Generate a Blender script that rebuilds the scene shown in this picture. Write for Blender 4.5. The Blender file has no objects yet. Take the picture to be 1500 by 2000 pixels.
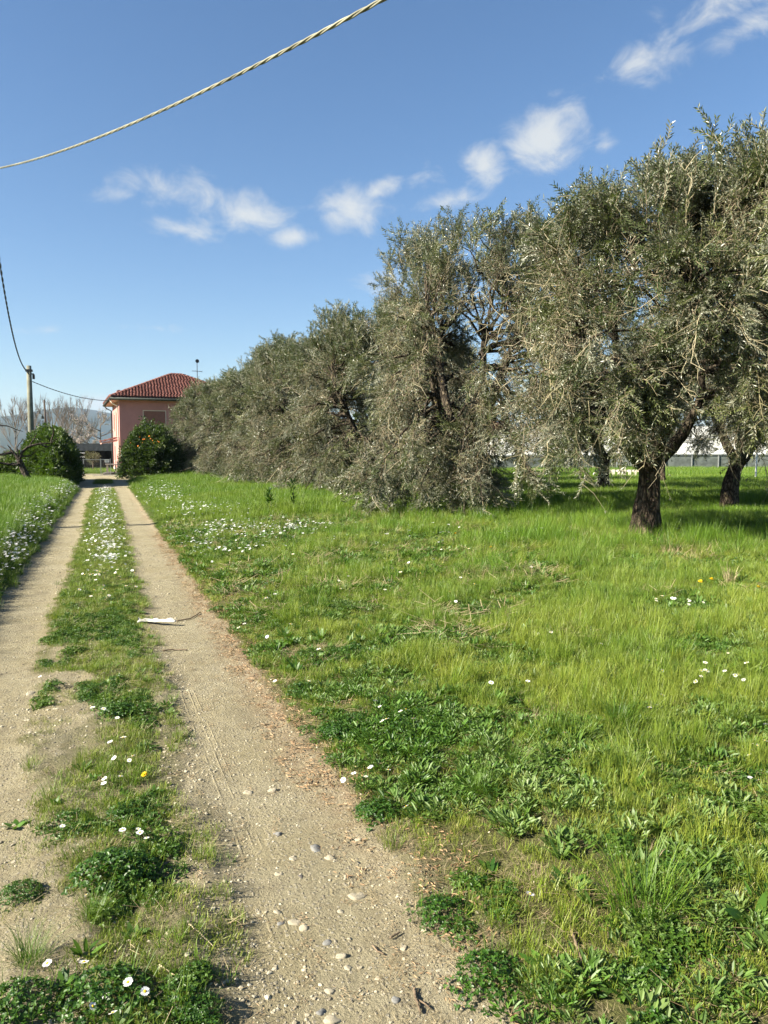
import bpy, math, random
import numpy as np
from math import radians as R_, sin, cos, pi

rng = np.random.default_rng(11)
random.seed(5)
scene = bpy.context.scene
col = scene.collection

# ------------------------------------------------------------------ camera
YAW, PIT, F_PX, EYE = R_(19.97), R_(4.38), 1500.0, 1.6
FWD = np.array([sin(YAW) * cos(PIT), cos(YAW) * cos(PIT), -sin(PIT)])
RGT = np.array([cos(YAW), -sin(YAW), 0.0])
UPV = np.cross(RGT, FWD)
cd = bpy.data.cameras.new("camera")
cam = bpy.data.objects.new("camera", cd)
col.objects.link(cam)
cam.location = (0, 0, EYE)
cam.rotation_euler = (pi / 2 - PIT, 0, -YAW)
cd.sensor_fit = 'VERTICAL'
cd.sensor_height = 24.0
cd.lens = 24.0 * F_PX / 2000.0
cd.clip_start = 0.05
cd.clip_end = 30000
scene.camera = cam

# ------------------------------------------------------------------ world, sun, exposure
SUN_EL, SUN_AZ = R_(31.0), R_(268.0)          # azimuth clockwise from +Y
w = bpy.data.worlds.new("World")
scene.world = w
w.use_nodes = True
wn, wl = w.node_tree.nodes, w.node_tree.links
wn.clear()


def wnode(t, **k):
    n = wn.new(t)
    for a, b in k.items():
        setattr(n, a, b)
    return n


sky = wnode('ShaderNodeTexSky', sky_type='NISHITA')
sky.sun_disc = False
sky.sun_elevation = SUN_EL
sky.sun_rotation = SUN_AZ
sky.altitude = 0
sky.air_density = 1.0
sky.dust_density = 0.6
sky.ozone_density = 2.5
hs = wnode('ShaderNodeHueSaturation')
hs.inputs['Saturation'].default_value = 1.14
hs.inputs['Hue'].default_value = 0.502
wl.new(sky.outputs[0], hs.inputs['Color'])
tc = wnode('ShaderNodeTexCoord')
sep = wnode('ShaderNodeSeparateXYZ')
wl.new(tc.outputs['Generated'], sep.inputs[0])


def wmath(op, a, b=None, c=None, clamp=False):
    n = wnode('ShaderNodeMath', operation=op)
    n.use_clamp = clamp
    for i, v in enumerate((a, b, c)):
        if v is None:
            continue
        if isinstance(v, (int, float)):
            n.inputs[i].default_value = v
        else:
            wl.new(v, n.inputs[i])
    return n.outputs[0]


az = wmath('ARCTAN2', sep.outputs[0], sep.outputs[1])
el = wmath('ARCSINE', sep.outputs[2])
comb = wnode('ShaderNodeCombineXYZ')
wl.new(az, comb.inputs[0])
wl.new(el, comb.inputs[1])
nz = wnode('ShaderNodeTexNoise')
nz.inputs['Scale'].default_value = 17.0
nz.inputs['Detail'].default_value = 9.0
nz.inputs['Roughness'].default_value = 0.62
nz.inputs['Distortion'].default_value = 0.5
nzm = wnode('ShaderNodeMapping')
nzm.inputs['Scale'].default_value = (1.0, 1.5, 1)
wl.new(comb.outputs[0], nzm.inputs['Vector'])
wl.new(nzm.outputs[0], nz.inputs['Vector'])
# small fair weather clouds: azimuth, elevation, half width, half height, tilt (degrees), density
CLOUDS = [(5.6, 17.6, 4.0, 1.5, -4, 1.0), (10.0, 16.6, 3.6, 1.4, -10, 1.05), (5.9, 15.4, 2.8, 1.1, -6, .95), (13.4, 15.2, 2.3, .85, 6, 1.15),
          (17.6, 17.2, 3.0, 1.7, 8, 1.25), (19.4, 18.3, 2.2, .9, 24, 1.0), (31.6, 21.2, 3.2, 2.2, 8, 1.5), (27.2, 19.8, 1.9, 1.5, 8, 1.3),
          (24.8, 17.7, 2.6, .75, 10, .75), (38.2, 24.9, 3.4, 1.1, 10, .85), (43.4, 27.6, 5.0, 1.6, 14, 1.0), (44.6, 25.9, 3.6, 1.0, 10, .9),
          (39.1, 26.6, 1.1, 1.9, 25, .55), (35.5, 20.9, .8, .9, 0, .6), (21.1, 12.5, 2.8, 1.0, 6, .85), (22.6, 11.8, 1.8, .8, 0, .7),
          (3.2, 8.7, 2.6, .35, 0, .55), (-0.9, 13.3, 1.0, .3, 0, .5), (23.3, 19.2, 2.0, .9, 10, .55), (2.0, 17.2, 2.6, .5, 4, .5),
          (-0.2, 3.4, 1.8, .8, 0, 1.1), (-3.1, 8.2, 2.0, .3, 0, .45), (2.3, 3.9, 1.3, .55, 0, .8),
          (62, 16, 7, 2.2, 5, .9), (84, 25, 8, 2.4, 0, .9), (110, 13, 9, 2.2, -4, .9), (150, 20, 8, 2.4, 6, .9),
          (-165, 14, 9, 2.4, 0, .9), (-130, 26, 8, 2.2, 5, .8), (-95, 12, 7, 1.8, -3, .8), (-60, 21, 7, 2.0, 4, .8),
          (-32, 12, 6, 1.6, 0, .8)]
acc = None
for (a0, e0, sa, sb, tl, dn) in CLOUDS:
    mp = wnode('ShaderNodeMapping', vector_type='TEXTURE')
    mp.inputs['Location'].default_value = (R_(a0), R_(e0), 0)
    mp.inputs['Rotation'].default_value = (0, 0, R_(tl))
    mp.inputs['Scale'].default_value = (R_(sa * 1.12), R_(sb * 1.15), 1)
    wl.new(comb.outputs[0], mp.inputs['Vector'])
    ln = wnode('ShaderNodeVectorMath', operation='LENGTH')
    wl.new(mp.outputs[0], ln.inputs[0])
    m = wmath('MULTIPLY_ADD', ln.outputs['Value'], -dn * 1.1, dn * 1.15)
    acc = m if acc is None else wmath('MAXIMUM', acc, m)
v = wmath('MULTIPLY_ADD', nz.outputs['Fac'], 2.8, -1.42)
v = wmath('ADD', v, acc)
mr = wnode('ShaderNodeMapRange', interpolation_type='SMOOTHSTEP')
mr.inputs['From Min'].default_value = 0.05
mr.inputs['From Max'].default_value = 1.45
mr.inputs['To Max'].default_value = 0.88
wl.new(v, mr.inputs['Value'])
mx = wnode('ShaderNodeMix', data_type='RGBA')
wl.new(mr.outputs[0], mx.inputs['Factor'])
wl.new(hs.outputs[0], mx.inputs['A'])
mx.inputs['B'].default_value = (4.7, 4.85, 4.8, 1)
bg = wnode('ShaderNodeBackground')
SKY_STRENGTH = 0.050
bg.inputs['Strength'].default_value = SKY_STRENGTH
wl.new(mx.outputs['Result'], bg.inputs['Color'])
wo = wnode('ShaderNodeOutputWorld')
wl.new(bg.outputs[0], wo.inputs['Surface'])

sd = bpy.data.lights.new("sun", 'SUN')
sd.energy = 5.0
sd.angle = R_(0.53)
sd.color = (1.0, 0.92, 0.77)
sun = bpy.data.objects.new("sun", sd)
col.objects.link(sun)
sun.location = (-40, 0, 30)
sun.rotation_euler = (pi / 2 - SUN_EL, 0, pi - SUN_AZ)

vs = scene.view_settings
vs.view_transform = 'Standard'
vs.look = 'None'
vs.gamma = 1
vs.use_curve_mapping = False
vs.exposure = 1.78
scene.render.engine = 'CYCLES'
cy = scene.cycles
cy.max_bounces = 6
cy.diffuse_bounces = 2
cy.glossy_bounces = 2
cy.transmission_bounces = 3
cy.volume_bounces = 0
cy.transparent_max_bounces = 4
cy.caustics_reflective = False
cy.caustics_refractive = False


# ------------------------------------------------------------------ helpers
def ray(px, py):
    return FWD + RGT * (px - 750) / F_PX + UPV * (1000 - py) / F_PX


def vnoise(x, y, seed=0):
    x = np.asarray(x, float)
    y = np.asarray(y, float)
    xi = np.floor(x).astype(np.int64)
    yi = np.floor(y).astype(np.int64)
    fx = x - xi
    fy = y - yi
    fx = fx * fx * (3 - 2 * fx)
    fy = fy * fy * (3 - 2 * fy)

    def h(a, b):
        n = (a * 374761393 + b * 668265263 + seed * 974634777) & 0xFFFFFFFF
        n = ((n ^ (n >> 13)) * 1274126177) & 0xFFFFFFFF
        return ((n ^ (n >> 16)) & 0xFFFF) / 65535.0
    return (h(xi, yi) * (1 - fx) + h(xi + 1, yi) * fx) * (1 - fy) + (h(xi, yi + 1) * (1 - fx) + h(xi + 1, yi + 1) * fx) * fy


def fbm(x, y, seed=0, oct=4):
    s = 0
    a = 0.5
    for i in range(oct):
        s = s + a * vnoise(x * 2 ** i, y * 2 ** i, seed + i * 17)
        a *= 0.5
    return s / (1 - 0.5 ** oct)


def sst(a, b, x):
    t = np.clip((x - a) / (b - a), 0, 1)
    return t * t * (3 - 2 * t)


def track_masks(x, y, w=.05):
    """1 inside the worn wheel tracks (right, left) and in the open road further on"""
    wob = 0.10 * (fbm(x * 2.5 + 3, y * 2.2, 3) - 0.5) + 0.10 * (fbm(x * 9, y * 7, 5) - 0.5)
    dr = np.abs(x - 0.685) - 0.315 + wob * 1.1
    dl = np.abs(x + 0.79 + 0.03 * np.sin(y * 0.3)) - 0.30 + wob * 1.5
    near_l = 0.10 * sst(6.5, 3.5, y)
    dl = dl - near_l
    r = sst(w, -w, dr)
    l = sst(w, -w, dl)
    rx0 = -1.3 - 0.9 * sst(44, 56, y)
    rx1 = 1.2 + 1.8 * sst(44, 54, y)
    rd = sst(36.0, 37.5, y + wob * 10) * sst(rx0 - .15, rx0 + .1, x + wob) * sst(rx1 + .15, rx1 - .1, x + wob) * sst(82, 78, y)
    tuft = sst(1.6, 0.8, np.hypot((x + 0.1) * 2.2, (y - 44.5) * 0.45))
    rd = rd * (1 - tuft)
    return r * sst(60, 58, y), l * sst(60, 58, y), rd


def height(x, y):
    x = np.asarray(x, float)
    y = np.asarray(y, float)
    r, l, rd = track_masks(x, y, .14)
    t = np.maximum(np.maximum(r, l), rd)
    h = 0.035 - 0.05 * t
    h = h + 0.20 * sst(-1.05, -1.75, x) * sst(60, 48, y)
    h = h + 0.07 * sst(1.05, 1.8, x) + 0.06 * sst(2, 6, x)
    near = sst(60, 20, y) * sst(30, 12, np.abs(x))
    soft = (1 - t)
    h = h + near * (soft * 0.05 * (fbm(x * 1.3, y * 1.3, 21) - 0.5) + soft * 0.05 * (fbm(x * 5, y * 5, 22) - 0.5))
    nn = sst(14, 5, y)
    h = h + nn * (0.012 * (fbm(x * 7, y * 6, 31) - 0.5) + 0.009 * (fbm(x * 24, y * 22, 33) - 0.5) + soft * 0.014 * (fbm(x * 18, y * 18, 35) - 0.5))
    h = h + 0.016 * t
    h = h + t * 0.012 * (fbm(x * 3, y * 1.5, 36) - 0.5)
    far = np.hypot(x, y)
    h = h * sst(160, 90, far)
    return h


def ground_at(px, py, dz=0.0):
    """the spot on the ground seen at this place of the photograph"""
    d = ray(px, py)
    z = 0.0
    for _ in range(5):
        t = (z + dz - EYE) / d[2]
        p = d * t
        z = float(height(p[0], p[1]))
    return np.array([p[0], p[1], z]), t


def tag(o, label=None, cat=None, group=None, kind=None):
    if label:
        o['label'] = label
    if cat:
        o['category'] = cat
    if group:
        o['group'] = group
    if kind:
        o['kind'] = kind
    return o


def empty(name, loc, rz=0.0):
    o = bpy.data.objects.new(name, None)
    o.empty_display_size = 0.1
    col.objects.link(o)
    o.location = [float(c) for c in loc]
    o.rotation_euler = (0, 0, rz)
    return o


class MB:
    """collects vertices, faces, material slots and two float attributes"""

    def __init__(s):
        s.v = []
        s.f = []
        s.m = []
        s.n = 0
        s.t = []
        s.r = []
        s.sm = []

    def add(s, V, Fs, mat=0, t=None, r=None, smooth=False):
        V = np.asarray(V, float)
        s.v.append(V)
        Fs = [np.asarray(f, np.int64) + s.n for f in ([Fs] if isinstance(Fs, np.ndarray) else Fs)]
        for f in Fs:
            s.f.append(f)
            s.m.append(np.full(len(f), mat))
            s.sm.append(np.full(len(f), smooth))
        s.t.append(np.zeros(len(V)) if t is None else np.asarray(t, float))
        s.r.append(np.full(len(V), 0.5) if r is None else np.broadcast_to(np.asarray(r, float), (len(V),)))
        s.n += len(V)
        return s

    def mesh(s, name, mats):
        me = bpy.data.meshes.new(name)
        V = np.concatenate(s.v)
        me.vertices.add(len(V))
        me.vertices.foreach_set('co', V.astype(np.float32).ravel())
        loops = np.concatenate([f.ravel() for f in s.f])
        sizes = np.concatenate([np.full(len(f), f.shape[1]) for f in s.f])
        starts = np.concatenate([[0], np.cumsum(sizes)[:-1]])
        me.loops.add(len(loops))
        me.loops.foreach_set('vertex_index', loops.astype(np.int32))
        me.polygons.add(len(sizes))
        me.polygons.foreach_set('loop_start', starts.astype(np.int32))
        me.polygons.foreach_set('loop_total', sizes.astype(np.int32))
        me.polygons.foreach_set('material_index', np.concatenate(s.m).astype(np.int32))
        me.polygons.foreach_set('use_smooth', np.concatenate(s.sm).astype(bool))
        for nm, arr in (('t', s.t), ('r', s.r)):
            a = me.attributes.new(nm, 'FLOAT', 'POINT')
            a.data.foreach_set('value', np.concatenate(arr).astype(np.float32))
        for m in (mats if isinstance(mats, (list, tuple)) else [mats]):
            me.materials.append(m)
        me.update(calc_edges=True)
        return me

    def obj(s, name, mats, parent=None, link=True):
        o = bpy.data.objects.new(name, s.mesh(name, mats))
        if link:
            col.objects.link(o)
        if parent is not None:
            o.parent = parent
        return o


def box_vf(x0, x1, y0, y1, z0, z1):
    V = np.array([[x0, y0, z0], [x1, y0, z0], [x1, y1, z0], [x0, y1, z0], [x0, y0, z1], [x1, y0, z1], [x1, y1, z1], [x0, y1, z1]], float)
    Fq = np.array([[0, 3, 2, 1], [4, 5, 6, 7], [0, 1, 5, 4], [1, 2, 6, 5], [2, 3, 7, 6], [3, 0, 4, 7]])
    return V, Fq


def tube_vf(P, rad, sides=6, gnarl=0.0, seed=0, cap=True):
    P = np.asarray(P, float)
    n = len(P)
    rad = np.broadcast_to(np.asarray(rad, float), (n,))
    T = np.gradient(P, axis=0)
    T /= np.linalg.norm(T, axis=1)[:, None] + 1e-9
    ref = np.array([0.31, 0.17, 0.93])
    if abs(T[0] @ ref) > 0.9:
        ref = np.array([1.0, 0.1, 0.0])
    N = np.zeros_like(P)
    u = np.cross(T[0], ref)
    u /= np.linalg.norm(u)
    for i in range(n):
        u = u - T[i] * (u @ T[i])
        u /= np.linalg.norm(u) + 1e-9
        N[i] = u
    B = np.cross(T, N)
    a = np.arange(sides) * 2 * pi / sides
    rr = np.repeat(rad[:, None], sides, 1)
    if gnarl:
        L = np.concatenate([[0], np.cumsum(np.linalg.norm(np.diff(P, axis=0), axis=1))])
        A, LL = np.meshgrid(a, L)
        g = (fbm(np.cos(A) * 2.2 + 9 + LL * 0.9, np.sin(A) * 2.2 + LL * 2.2 + seed * 7.7, seed, 4) - 0.5)
        g += 0.35 * np.sin(A * 4 + LL * 2.0 + seed) * 0.5
        rr = rr * (1 + gnarl * g)
    V = P[:, None, :] + rr[..., None] * (np.cos(a)[None, :, None] * N[:, None, :] + np.sin(a)[None, :, None] * B[:, None, :])
    V = V.reshape(-1, 3)
    i = np.arange(n - 1)[:, None] * sides
    j = np.arange(sides)[None, :]
    k = (j + 1) % sides
    Fq = np.stack([i + j, i + k, i + sides + k, i + sides + j], -1).reshape(-1, 4)
    Fs = [Fq]
    if cap:
        V = np.vstack([V, P[:1], P[-1:]])
        c0, c1 = n * sides, n * sides + 1
        jj = np.arange(sides)
        kk = (jj + 1) % sides
        Fs.append(np.stack([np.full(sides, c0), kk, jj], -1))
        Fs.append(np.stack([np.full(sides, c1), (n - 1) * sides + jj, (n - 1) * sides + kk], -1))
    return V, Fs


def bez(p0, p1, p2, n):
    t = np.linspace(0, 1, n)[:, None]
    return (1 - t) ** 2 * p0 + 2 * t * (1 - t) * p1 + t * t * p2


def unit(v):
    v = np.asarray(v, float)
    return v / (np.linalg.norm(v, axis=-1, keepdims=True) + 1e-9)


# ------------------------------------------------------------------ materials
class NT:
    def __init__(s, name):
        s.m = bpy.data.materials.new(name)
        s.m.use_nodes = True
        s.n = s.m.node_tree.nodes
        s.l = s.m.node_tree.links
        s.n.clear()
        s.out = s.n.new('ShaderNodeOutputMaterial')

    def node(s, t, **k):
        n = s.n.new(t)
        for a, b in k.items():
            setattr(n, a, b)
        return n

    def put(s, sock, v):
        if isinstance(v, bpy.types.NodeSocket):
            s.l.new(v, sock)
        elif isinstance(v, (tuple, list)) and len(v) == 3 and sock.type == 'RGBA':
            sock.default_value = (*v, 1)
        else:
            sock.default_value = v

    def mix(s, f, a, b, mode='MIX'):
        n = s.node('ShaderNodeMix', data_type='RGBA', blend_type=mode)
        s.put(n.inputs['Factor'], f)
        s.put(n.inputs['A'], a)
        s.put(n.inputs['B'], b)
        return n.outputs['Result']

    def math(s, op, a, b=0.0, c=0.0, clamp=False):
        n = s.node('ShaderNodeMath', operation=op)
        n.use_clamp = clamp
        for i, v in enumerate((a, b, c)):
            s.put(n.inputs[i], v)
        return n.outputs[0]

    def attr(s, name, kind='GEOMETRY'):
        n = s.node('ShaderNodeAttribute', attribute_name=name, attribute_type=kind)
        return n.outputs['Fac']

    def noise(s, scale, detail=4, rough=0.55, vec=None, out='Fac'):
        n = s.node('ShaderNodeTexNoise')
        n.inputs['Scale'].default_value = scale
        n.inputs['Detail'].default_value = detail
        n.inputs['Roughness'].default_value = rough
        if vec is not None:
            s.l.new(vec, n.inputs['Vector'])
        return n.outputs[out]

    def voro(s, scale, vec=None, out='Distance', feature='F1'):
        n = s.node('ShaderNodeTexVoronoi', feature=feature)
        n.inputs['Scale'].default_value = scale
        if vec is not None:
            s.l.new(vec, n.inputs['Vector'])
        return n.outputs[out]

    def mapr(s, v, a, b, c=0.0, d=1.0):
        n = s.node('ShaderNodeMapRange', interpolation_type='SMOOTHSTEP')
        s.put(n.inputs['Value'], v)
        for k, x in zip(('From Min', 'From Max', 'To Min', 'To Max'), (a, b, c, d)):
            n.inputs[k].default_value = x
        return n.outputs[0]

    def coord(s, which='Object'):
        return s.node('ShaderNodeTexCoord').outputs[which]

    def pos(s):
        return s.node('ShaderNodeNewGeometry').outputs['Position']

    def bump(s, h, strength=0.5, dist=0.02, normal=None):
        n = s.node('ShaderNodeBump')
        n.inputs['Strength'].default_value = strength
        n.inputs['Distance'].default_value = dist
        s.l.new(h, n.inputs['Height'])
        if normal is not None:
            s.l.new(normal, n.inputs['Normal'])
        return n.outputs[0]

    def finish(s, color, rough=0.8, normal=None, spec=0.3, transl=0.0, tcolor=None, metal=0.0):
        p = s.node('ShaderNodeBsdfPrincipled')
        s.put(p.inputs['Base Color'], color)
        s.put(p.inputs['Roughness'], rough)
        p.inputs['Specular IOR Level'].default_value = spec
        p.inputs['Metallic'].default_value = metal
        if normal is not None:
            s.l.new(normal, p.inputs['Normal'])
        o = p.outputs[0]
        if transl:
            tr = s.node('ShaderNodeBsdfTranslucent')
            s.put(tr.inputs['Color'], tcolor if tcolor is not None else color)
            mx = s.node('ShaderNodeMixShader')
            mx.inputs[0].default_value = transl
            s.l.new(o, mx.inputs[1])
            s.l.new(tr.outputs[0], mx.inputs[2])
            o = mx.outputs[0]
        s.l.new(o, s.out.inputs['Surface'])
        return s.m


def simple(name, c, rough=0.7, var=0.25, scale=6.0, bump=0.0, bscale=40.0, spec=0.3, metal=0.0):
    n = NT(name)
    co = n.coord()
    f = n.noise(scale, 5, 0.6, co)
    dark = tuple(x * (1 - var) for x in c)
    lite = tuple(min(1, x * (1 + var)) for x in c)
    cc = n.mix(n.mapr(f, 0.3, 0.7), dark, lite)
    nm = n.bump(n.noise(bscale, 4, 0.6, co), bump, 0.02) if bump else None
    return n.finish(cc, rough, nm, spec, metal=metal)


def blade_mat(name, lo, hi, tint, transl=0.26, rough=0.45, spec=0.35, tipc=None):
    n = NT(name)
    c = n.mix(n.attr('r'), lo, hi)
    c = n.mix(n.attr('tint', 'INSTANCER'), c, tint)
    if tipc:
        c = n.mix(n.math('MULTIPLY', n.math('POWER', n.attr('t'), 3.0), 0.5), c, tipc)
    return n.finish(c, rough, None, spec, transl, n.mix(0.5, c, (0.18, 0.34, 0.015)))


M = {}
M['grass'] = blade_mat('grass blades', (0.016, 0.062, 0.004), (0.130, 0.235, 0.018), (0.270, 0.300, 0.040), tipc=(0.27, 0.30, 0.07))
M['grass_far'] = blade_mat('meadow grass', (0.022, 0.078, 0.005), (0.145, 0.255, 0.018), (0.26, 0.30, 0.045))
M['moss'] = blade_mat('low mossy grass', (0.075, 0.135, 0.008), (0.180, 0.240, 0.018), (0.26, 0.23, 0.07))
M['dry'] = blade_mat('dry straw', (0.22, 0.17, 0.09), (0.50, 0.42, 0.25), (0.16, 0.10, 0.055), transl=0.15, rough=0.6)
M['clover'] = blade_mat('clover leaves', (0.012, 0.046, 0.005), (0.055, 0.125, 0.012), (0.11, 0.17, 0.02), transl=0.25)
M['weed'] = blade_mat('broad weed leaves', (0.018, 0.066, 0.007), (0.095, 0.190, 0.024), (0.17, 0.23, 0.07), transl=0.3)
M['litter'] = blade_mat('dead leaf litter', (0.20, 0.11, 0.055), (0.42, 0.28, 0.15), (0.30, 0.22, 0.13), transl=0.1, rough=0.7)
M['petal'] = NT('daisy petals').finish((0.80, 0.80, 0.78), 0.6, None, 0.2, 0.2)
M['yolk'] = NT('daisy centre').finish((0.75, 0.48, 0.02), 0.7)
M['dandelion'] = NT('dandelion yellow').finish((0.80, 0.55, 0.01), 0.7)
M['stem'] = NT('flower stem').finish((0.10, 0.17, 0.03), 0.6)


def olive_leaf():
    n = NT('olive leaves')
    g = n.node('ShaderNodeNewGeometry')
    c = n.mix(n.attr('r'), (0.024, 0.040, 0.014), (0.088, 0.110, 0.042))
    c = n.mix(n.attr('tint', 'INSTANCER'), c, (0.17, 0.18, 0.06))
    b = n.mix(n.attr('r'), (0.110, 0.122, 0.082), (0.245, 0.252, 0.180))
    return n.finish(n.mix(g.outputs['Backfacing'], c, b), 0.36, None, 0.5, 0.15, (0.14, 0.20, 0.03))


M['olive'] = olive_leaf()
M['twig'] = blade_mat('olive twigs', (0.10, 0.08, 0.052), (0.29, 0.235, 0.155), (0.22, 0.20, 0.10), transl=0.0, rough=0.75)
M['paletwig'] = blade_mat('pale hanging twigs', (0.13, 0.108, 0.072), (0.34, 0.29, 0.20), (0.30, 0.27, 0.11), transl=0.0, rough=0.75)
M['laurel'] = blade_mat('laurel leaves', (0.012, 0.030, 0.006), (0.045, 0.080, 0.014), (0.12, 0.15, 0.03), transl=0.2, rough=0.5, spec=0.35)
M['citrus'] = blade_mat('dark glossy leaves', (0.009, 0.024, 0.006), (0.034, 0.062, 0.012), (0.11, 0.14, 0.03), transl=0.18, rough=0.5, spec=0.35)
M['fruit'] = simple('orange fruit', (0.72, 0.22, 0.02), 0.5, 0.2)
M['baretwig'] = blade_mat('bare winter twigs', (0.11, 0.09, 0.075), (0.22, 0.175, 0.145), (0.22, 0.15, 0.12), transl=0.0, rough=0.8)
M['blossom'] = blade_mat('pale blossom', (0.33, 0.265, 0.255), (0.48, 0.41, 0.39), (0.38, 0.33, 0.3), transl=0.2, rough=0.7)
M['redtwig'] = blade_mat('russet twigs', (0.14, 0.07, 0.055), (0.26, 0.14, 0.11), (0.2, 0.12, 0.1), transl=0.0, rough=0.8)
M['hedge_far'] = blade_mat('far evergreen leaves', (0.025, 0.05, 0.015), (0.075, 0.10, 0.035), (0.12, 0.10, 0.05), transl=0.1)


def bark_mat(name, a, b, lichen=None):
    n = NT(name)
    co = n.coord()
    mp = n.node('ShaderNodeMapping')
    mp.inputs['Scale'].default_value = (14, 14, 4.5)
    n.l.new(co, mp.inputs['Vector'])
    v = n.voro(1.0, mp.outputs[0], 'Distance', 'DISTANCE_TO_EDGE')
    f = n.noise(9, 6, 0.65, co)
    crack = n.mapr(v, 0.02, 0.22)
    c = n.mix(n.math('MULTIPLY', crack, n.mapr(f, 0.3, 0.7)), a, b)
    if lichen:
        c = n.mix(n.mapr(n.noise(5, 5, 0.7, co), 0.60, 0.68, 0, 0.7), c, lichen)
    h = n.math('ADD', crack, n.math('MULTIPLY', n.noise(40, 4, 0.6, co), 0.5))
    return n.finish(c, 0.9, n.bump(h, 0.9, 0.02), 0.15)


M['bark'] = bark_mat('olive bark', (0.026, 0.019, 0.014), (0.165, 0.125, 0.088), (0.22, 0.21, 0.10))
M['limb'] = bark_mat('olive limb bark', (0.030, 0.024, 0.018), (0.16, 0.13, 0.09), (0.30, 0.25, 0.06))
M['oldbark'] = bark_mat('old fruit tree bark', (0.03, 0.024, 0.02), (0.13, 0.105, 0.08))
M['palebark'] = bark_mat('pale bark', (0.12, 0.10, 0.085), (0.28, 0.24, 0.20))


def soil_mat():
    n = NT('soil and dirt track')
    P = n.pos()
    sp = n.node('ShaderNodeSeparateXYZ')
    n.l.new(P, sp.inputs[0])
    tr = n.attr('track')
    lit = n.attr('litter')
    grn = n.attr('green')
    far = n.attr('far')
    big = n.noise(1.6, 4, 0.6, P)
    mid = n.noise(11, 5, 0.65, P)
    fine = n.noise(70, 5, 0.7, P)
    grit = n.noise(260, 3, 0.7, P)
    base = n.mix(n.mapr(big, 0.3, 0.7), (0.345, 0.300, 0.180), (0.425, 0.380, 0.255))
    base = n.mix(n.mapr(mid, 0.42, 0.75, 0, 0.55), base, (0.270, 0.228, 0.135))
    base = n.mix(n.mapr(fine, 0.52, 0.72, 0, 0.6), base, (0.42, 0.365, 0.26))
    base = n.mix(n.mapr(fine, 0.46, 0.30, 0, 0.6), base, (0.17, 0.13, 0.075))
    base = n.mix(n.mapr(grit, 0.58, 0.75, 0, 0.55), base, (0.50, 0.45, 0.34))
    base = n.mix(n.mapr(grit, 0.44, 0.28, 0, 0.55), base, (0.15, 0.115, 0.07))
    # pebbles pressed into the surface
    vor = n.node('ShaderNodeTexVoronoi')
    vor.inputs['Scale'].default_value = 62
    vor.inputs['Randomness'].default_value = 1
    n.l.new(P, vor.inputs['Vector'])
    vs_ = n.node('ShaderNodeSeparateColor')
    n.l.new(vor.outputs['Color'], vs_.inputs[0])
    peb = n.math('MULTIPLY', n.mapr(vor.outputs['Distance'], 0.42, 0.30), n.mapr(vs_.outputs[0], 0.48, 0.52))
    pebc = n.mix(vs_.outputs[1], (0.26, 0.225, 0.165), (0.52, 0.48, 0.38))
    base = n.mix(n.math('MULTIPLY', peb, 0.8), base, pebc)
    base = n.mix(n.mapr(n.noise(3.2, 5, 0.65, P), 0.50, 0.68, 0, 0.45), base, (0.20, 0.168, 0.105))
    red = n.mix(n.mapr(fine, 0.35, 0.65), (0.25, 0.165, 0.10), (0.42, 0.315, 0.205))
    base = n.mix(n.math('MULTIPLY', lit, n.mapr(mid, 0.30, 0.62, 0.25, 1.0)), base, red)
    earth = n.mix(n.mapr(mid, 0.3, 0.7), (0.105, 0.080, 0.045), (0.235, 0.185, 0.105))
    earth = n.mix(n.mapr(fine, 0.5, 0.75, 0, 0.7), earth, (0.30, 0.25, 0.15))
    mossc = n.mix(n.mapr(fine, 0.3, 0.7), (0.040, 0.075, 0.010), (0.12, 0.165, 0.022))
    earth = n.mix(n.math('MULTIPLY', grn, n.mapr(mid, 0.30, 0.55, 0.35, 1.0)), earth, mossc)
    c = n.mix(tr, earth, base)
    farc = n.mix(n.mapr(n.noise(0.06, 4, 0.6, P), 0.35, 0.65), (0.085, 0.13, 0.022), (0.13, 0.135, 0.045))
    c = n.mix(far, c, farc)
    # tyre tread pressed into the right-hand track
    tx = n.math('SUBTRACT', sp.outputs[0], n.math('MULTIPLY', n.math('SINE', n.math('MULTIPLY', sp.outputs[1], 0.8)), 0.025))

    def ridge(x0, wd):
        return n.mapr(n.math('ABSOLUTE', n.math('SUBTRACT', tx, x0)), wd, wd * 0.25)
    rid = n.math('ADD', n.math('ADD', ridge(0.462, 0.007), ridge(0.516, 0.006)), ridge(0.548, 0.005))
    lug = n.math('ABSOLUTE', n.math('SINE', n.math('MULTIPLY', sp.outputs[1], 150.0)))
    band = n.mapr(n.math('ABSOLUTE', n.math('SUBTRACT', tx, 0.505)), 0.06, 0.045)
    tread = n.math('ADD', rid, n.math('MULTIPLY', n.math('MULTIPLY', band, lug), 0.22))
    tread = n.math('MULTIPLY', tread, n.math('MULTIPLY', n.mapr(n.noise(2.3, 4, 0.6, P), 0.42, 0.60), n.mapr(sp.outputs[1], 6.5, 4.5)))
    tread = n.math('MULTIPLY', tread, n.mapr(sp.outputs[1], 2.15, 2.6))
    h = n.math('ADD', n.math('MULTIPLY', fine, 1.1), n.math('MULTIPLY', grit, 0.55))
    h = n.math('ADD', h, n.math('MULTIPLY', peb, 0.55))
    h = n.math('ADD', h, n.math('MULTIPLY', mid, 1.0))
    h = n.math('ADD', h, n.math('MULTIPLY', tread, 0.38))
    return n.finish(c, 0.95, n.bump(h, 1.0, 0.032), 0.12)


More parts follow.
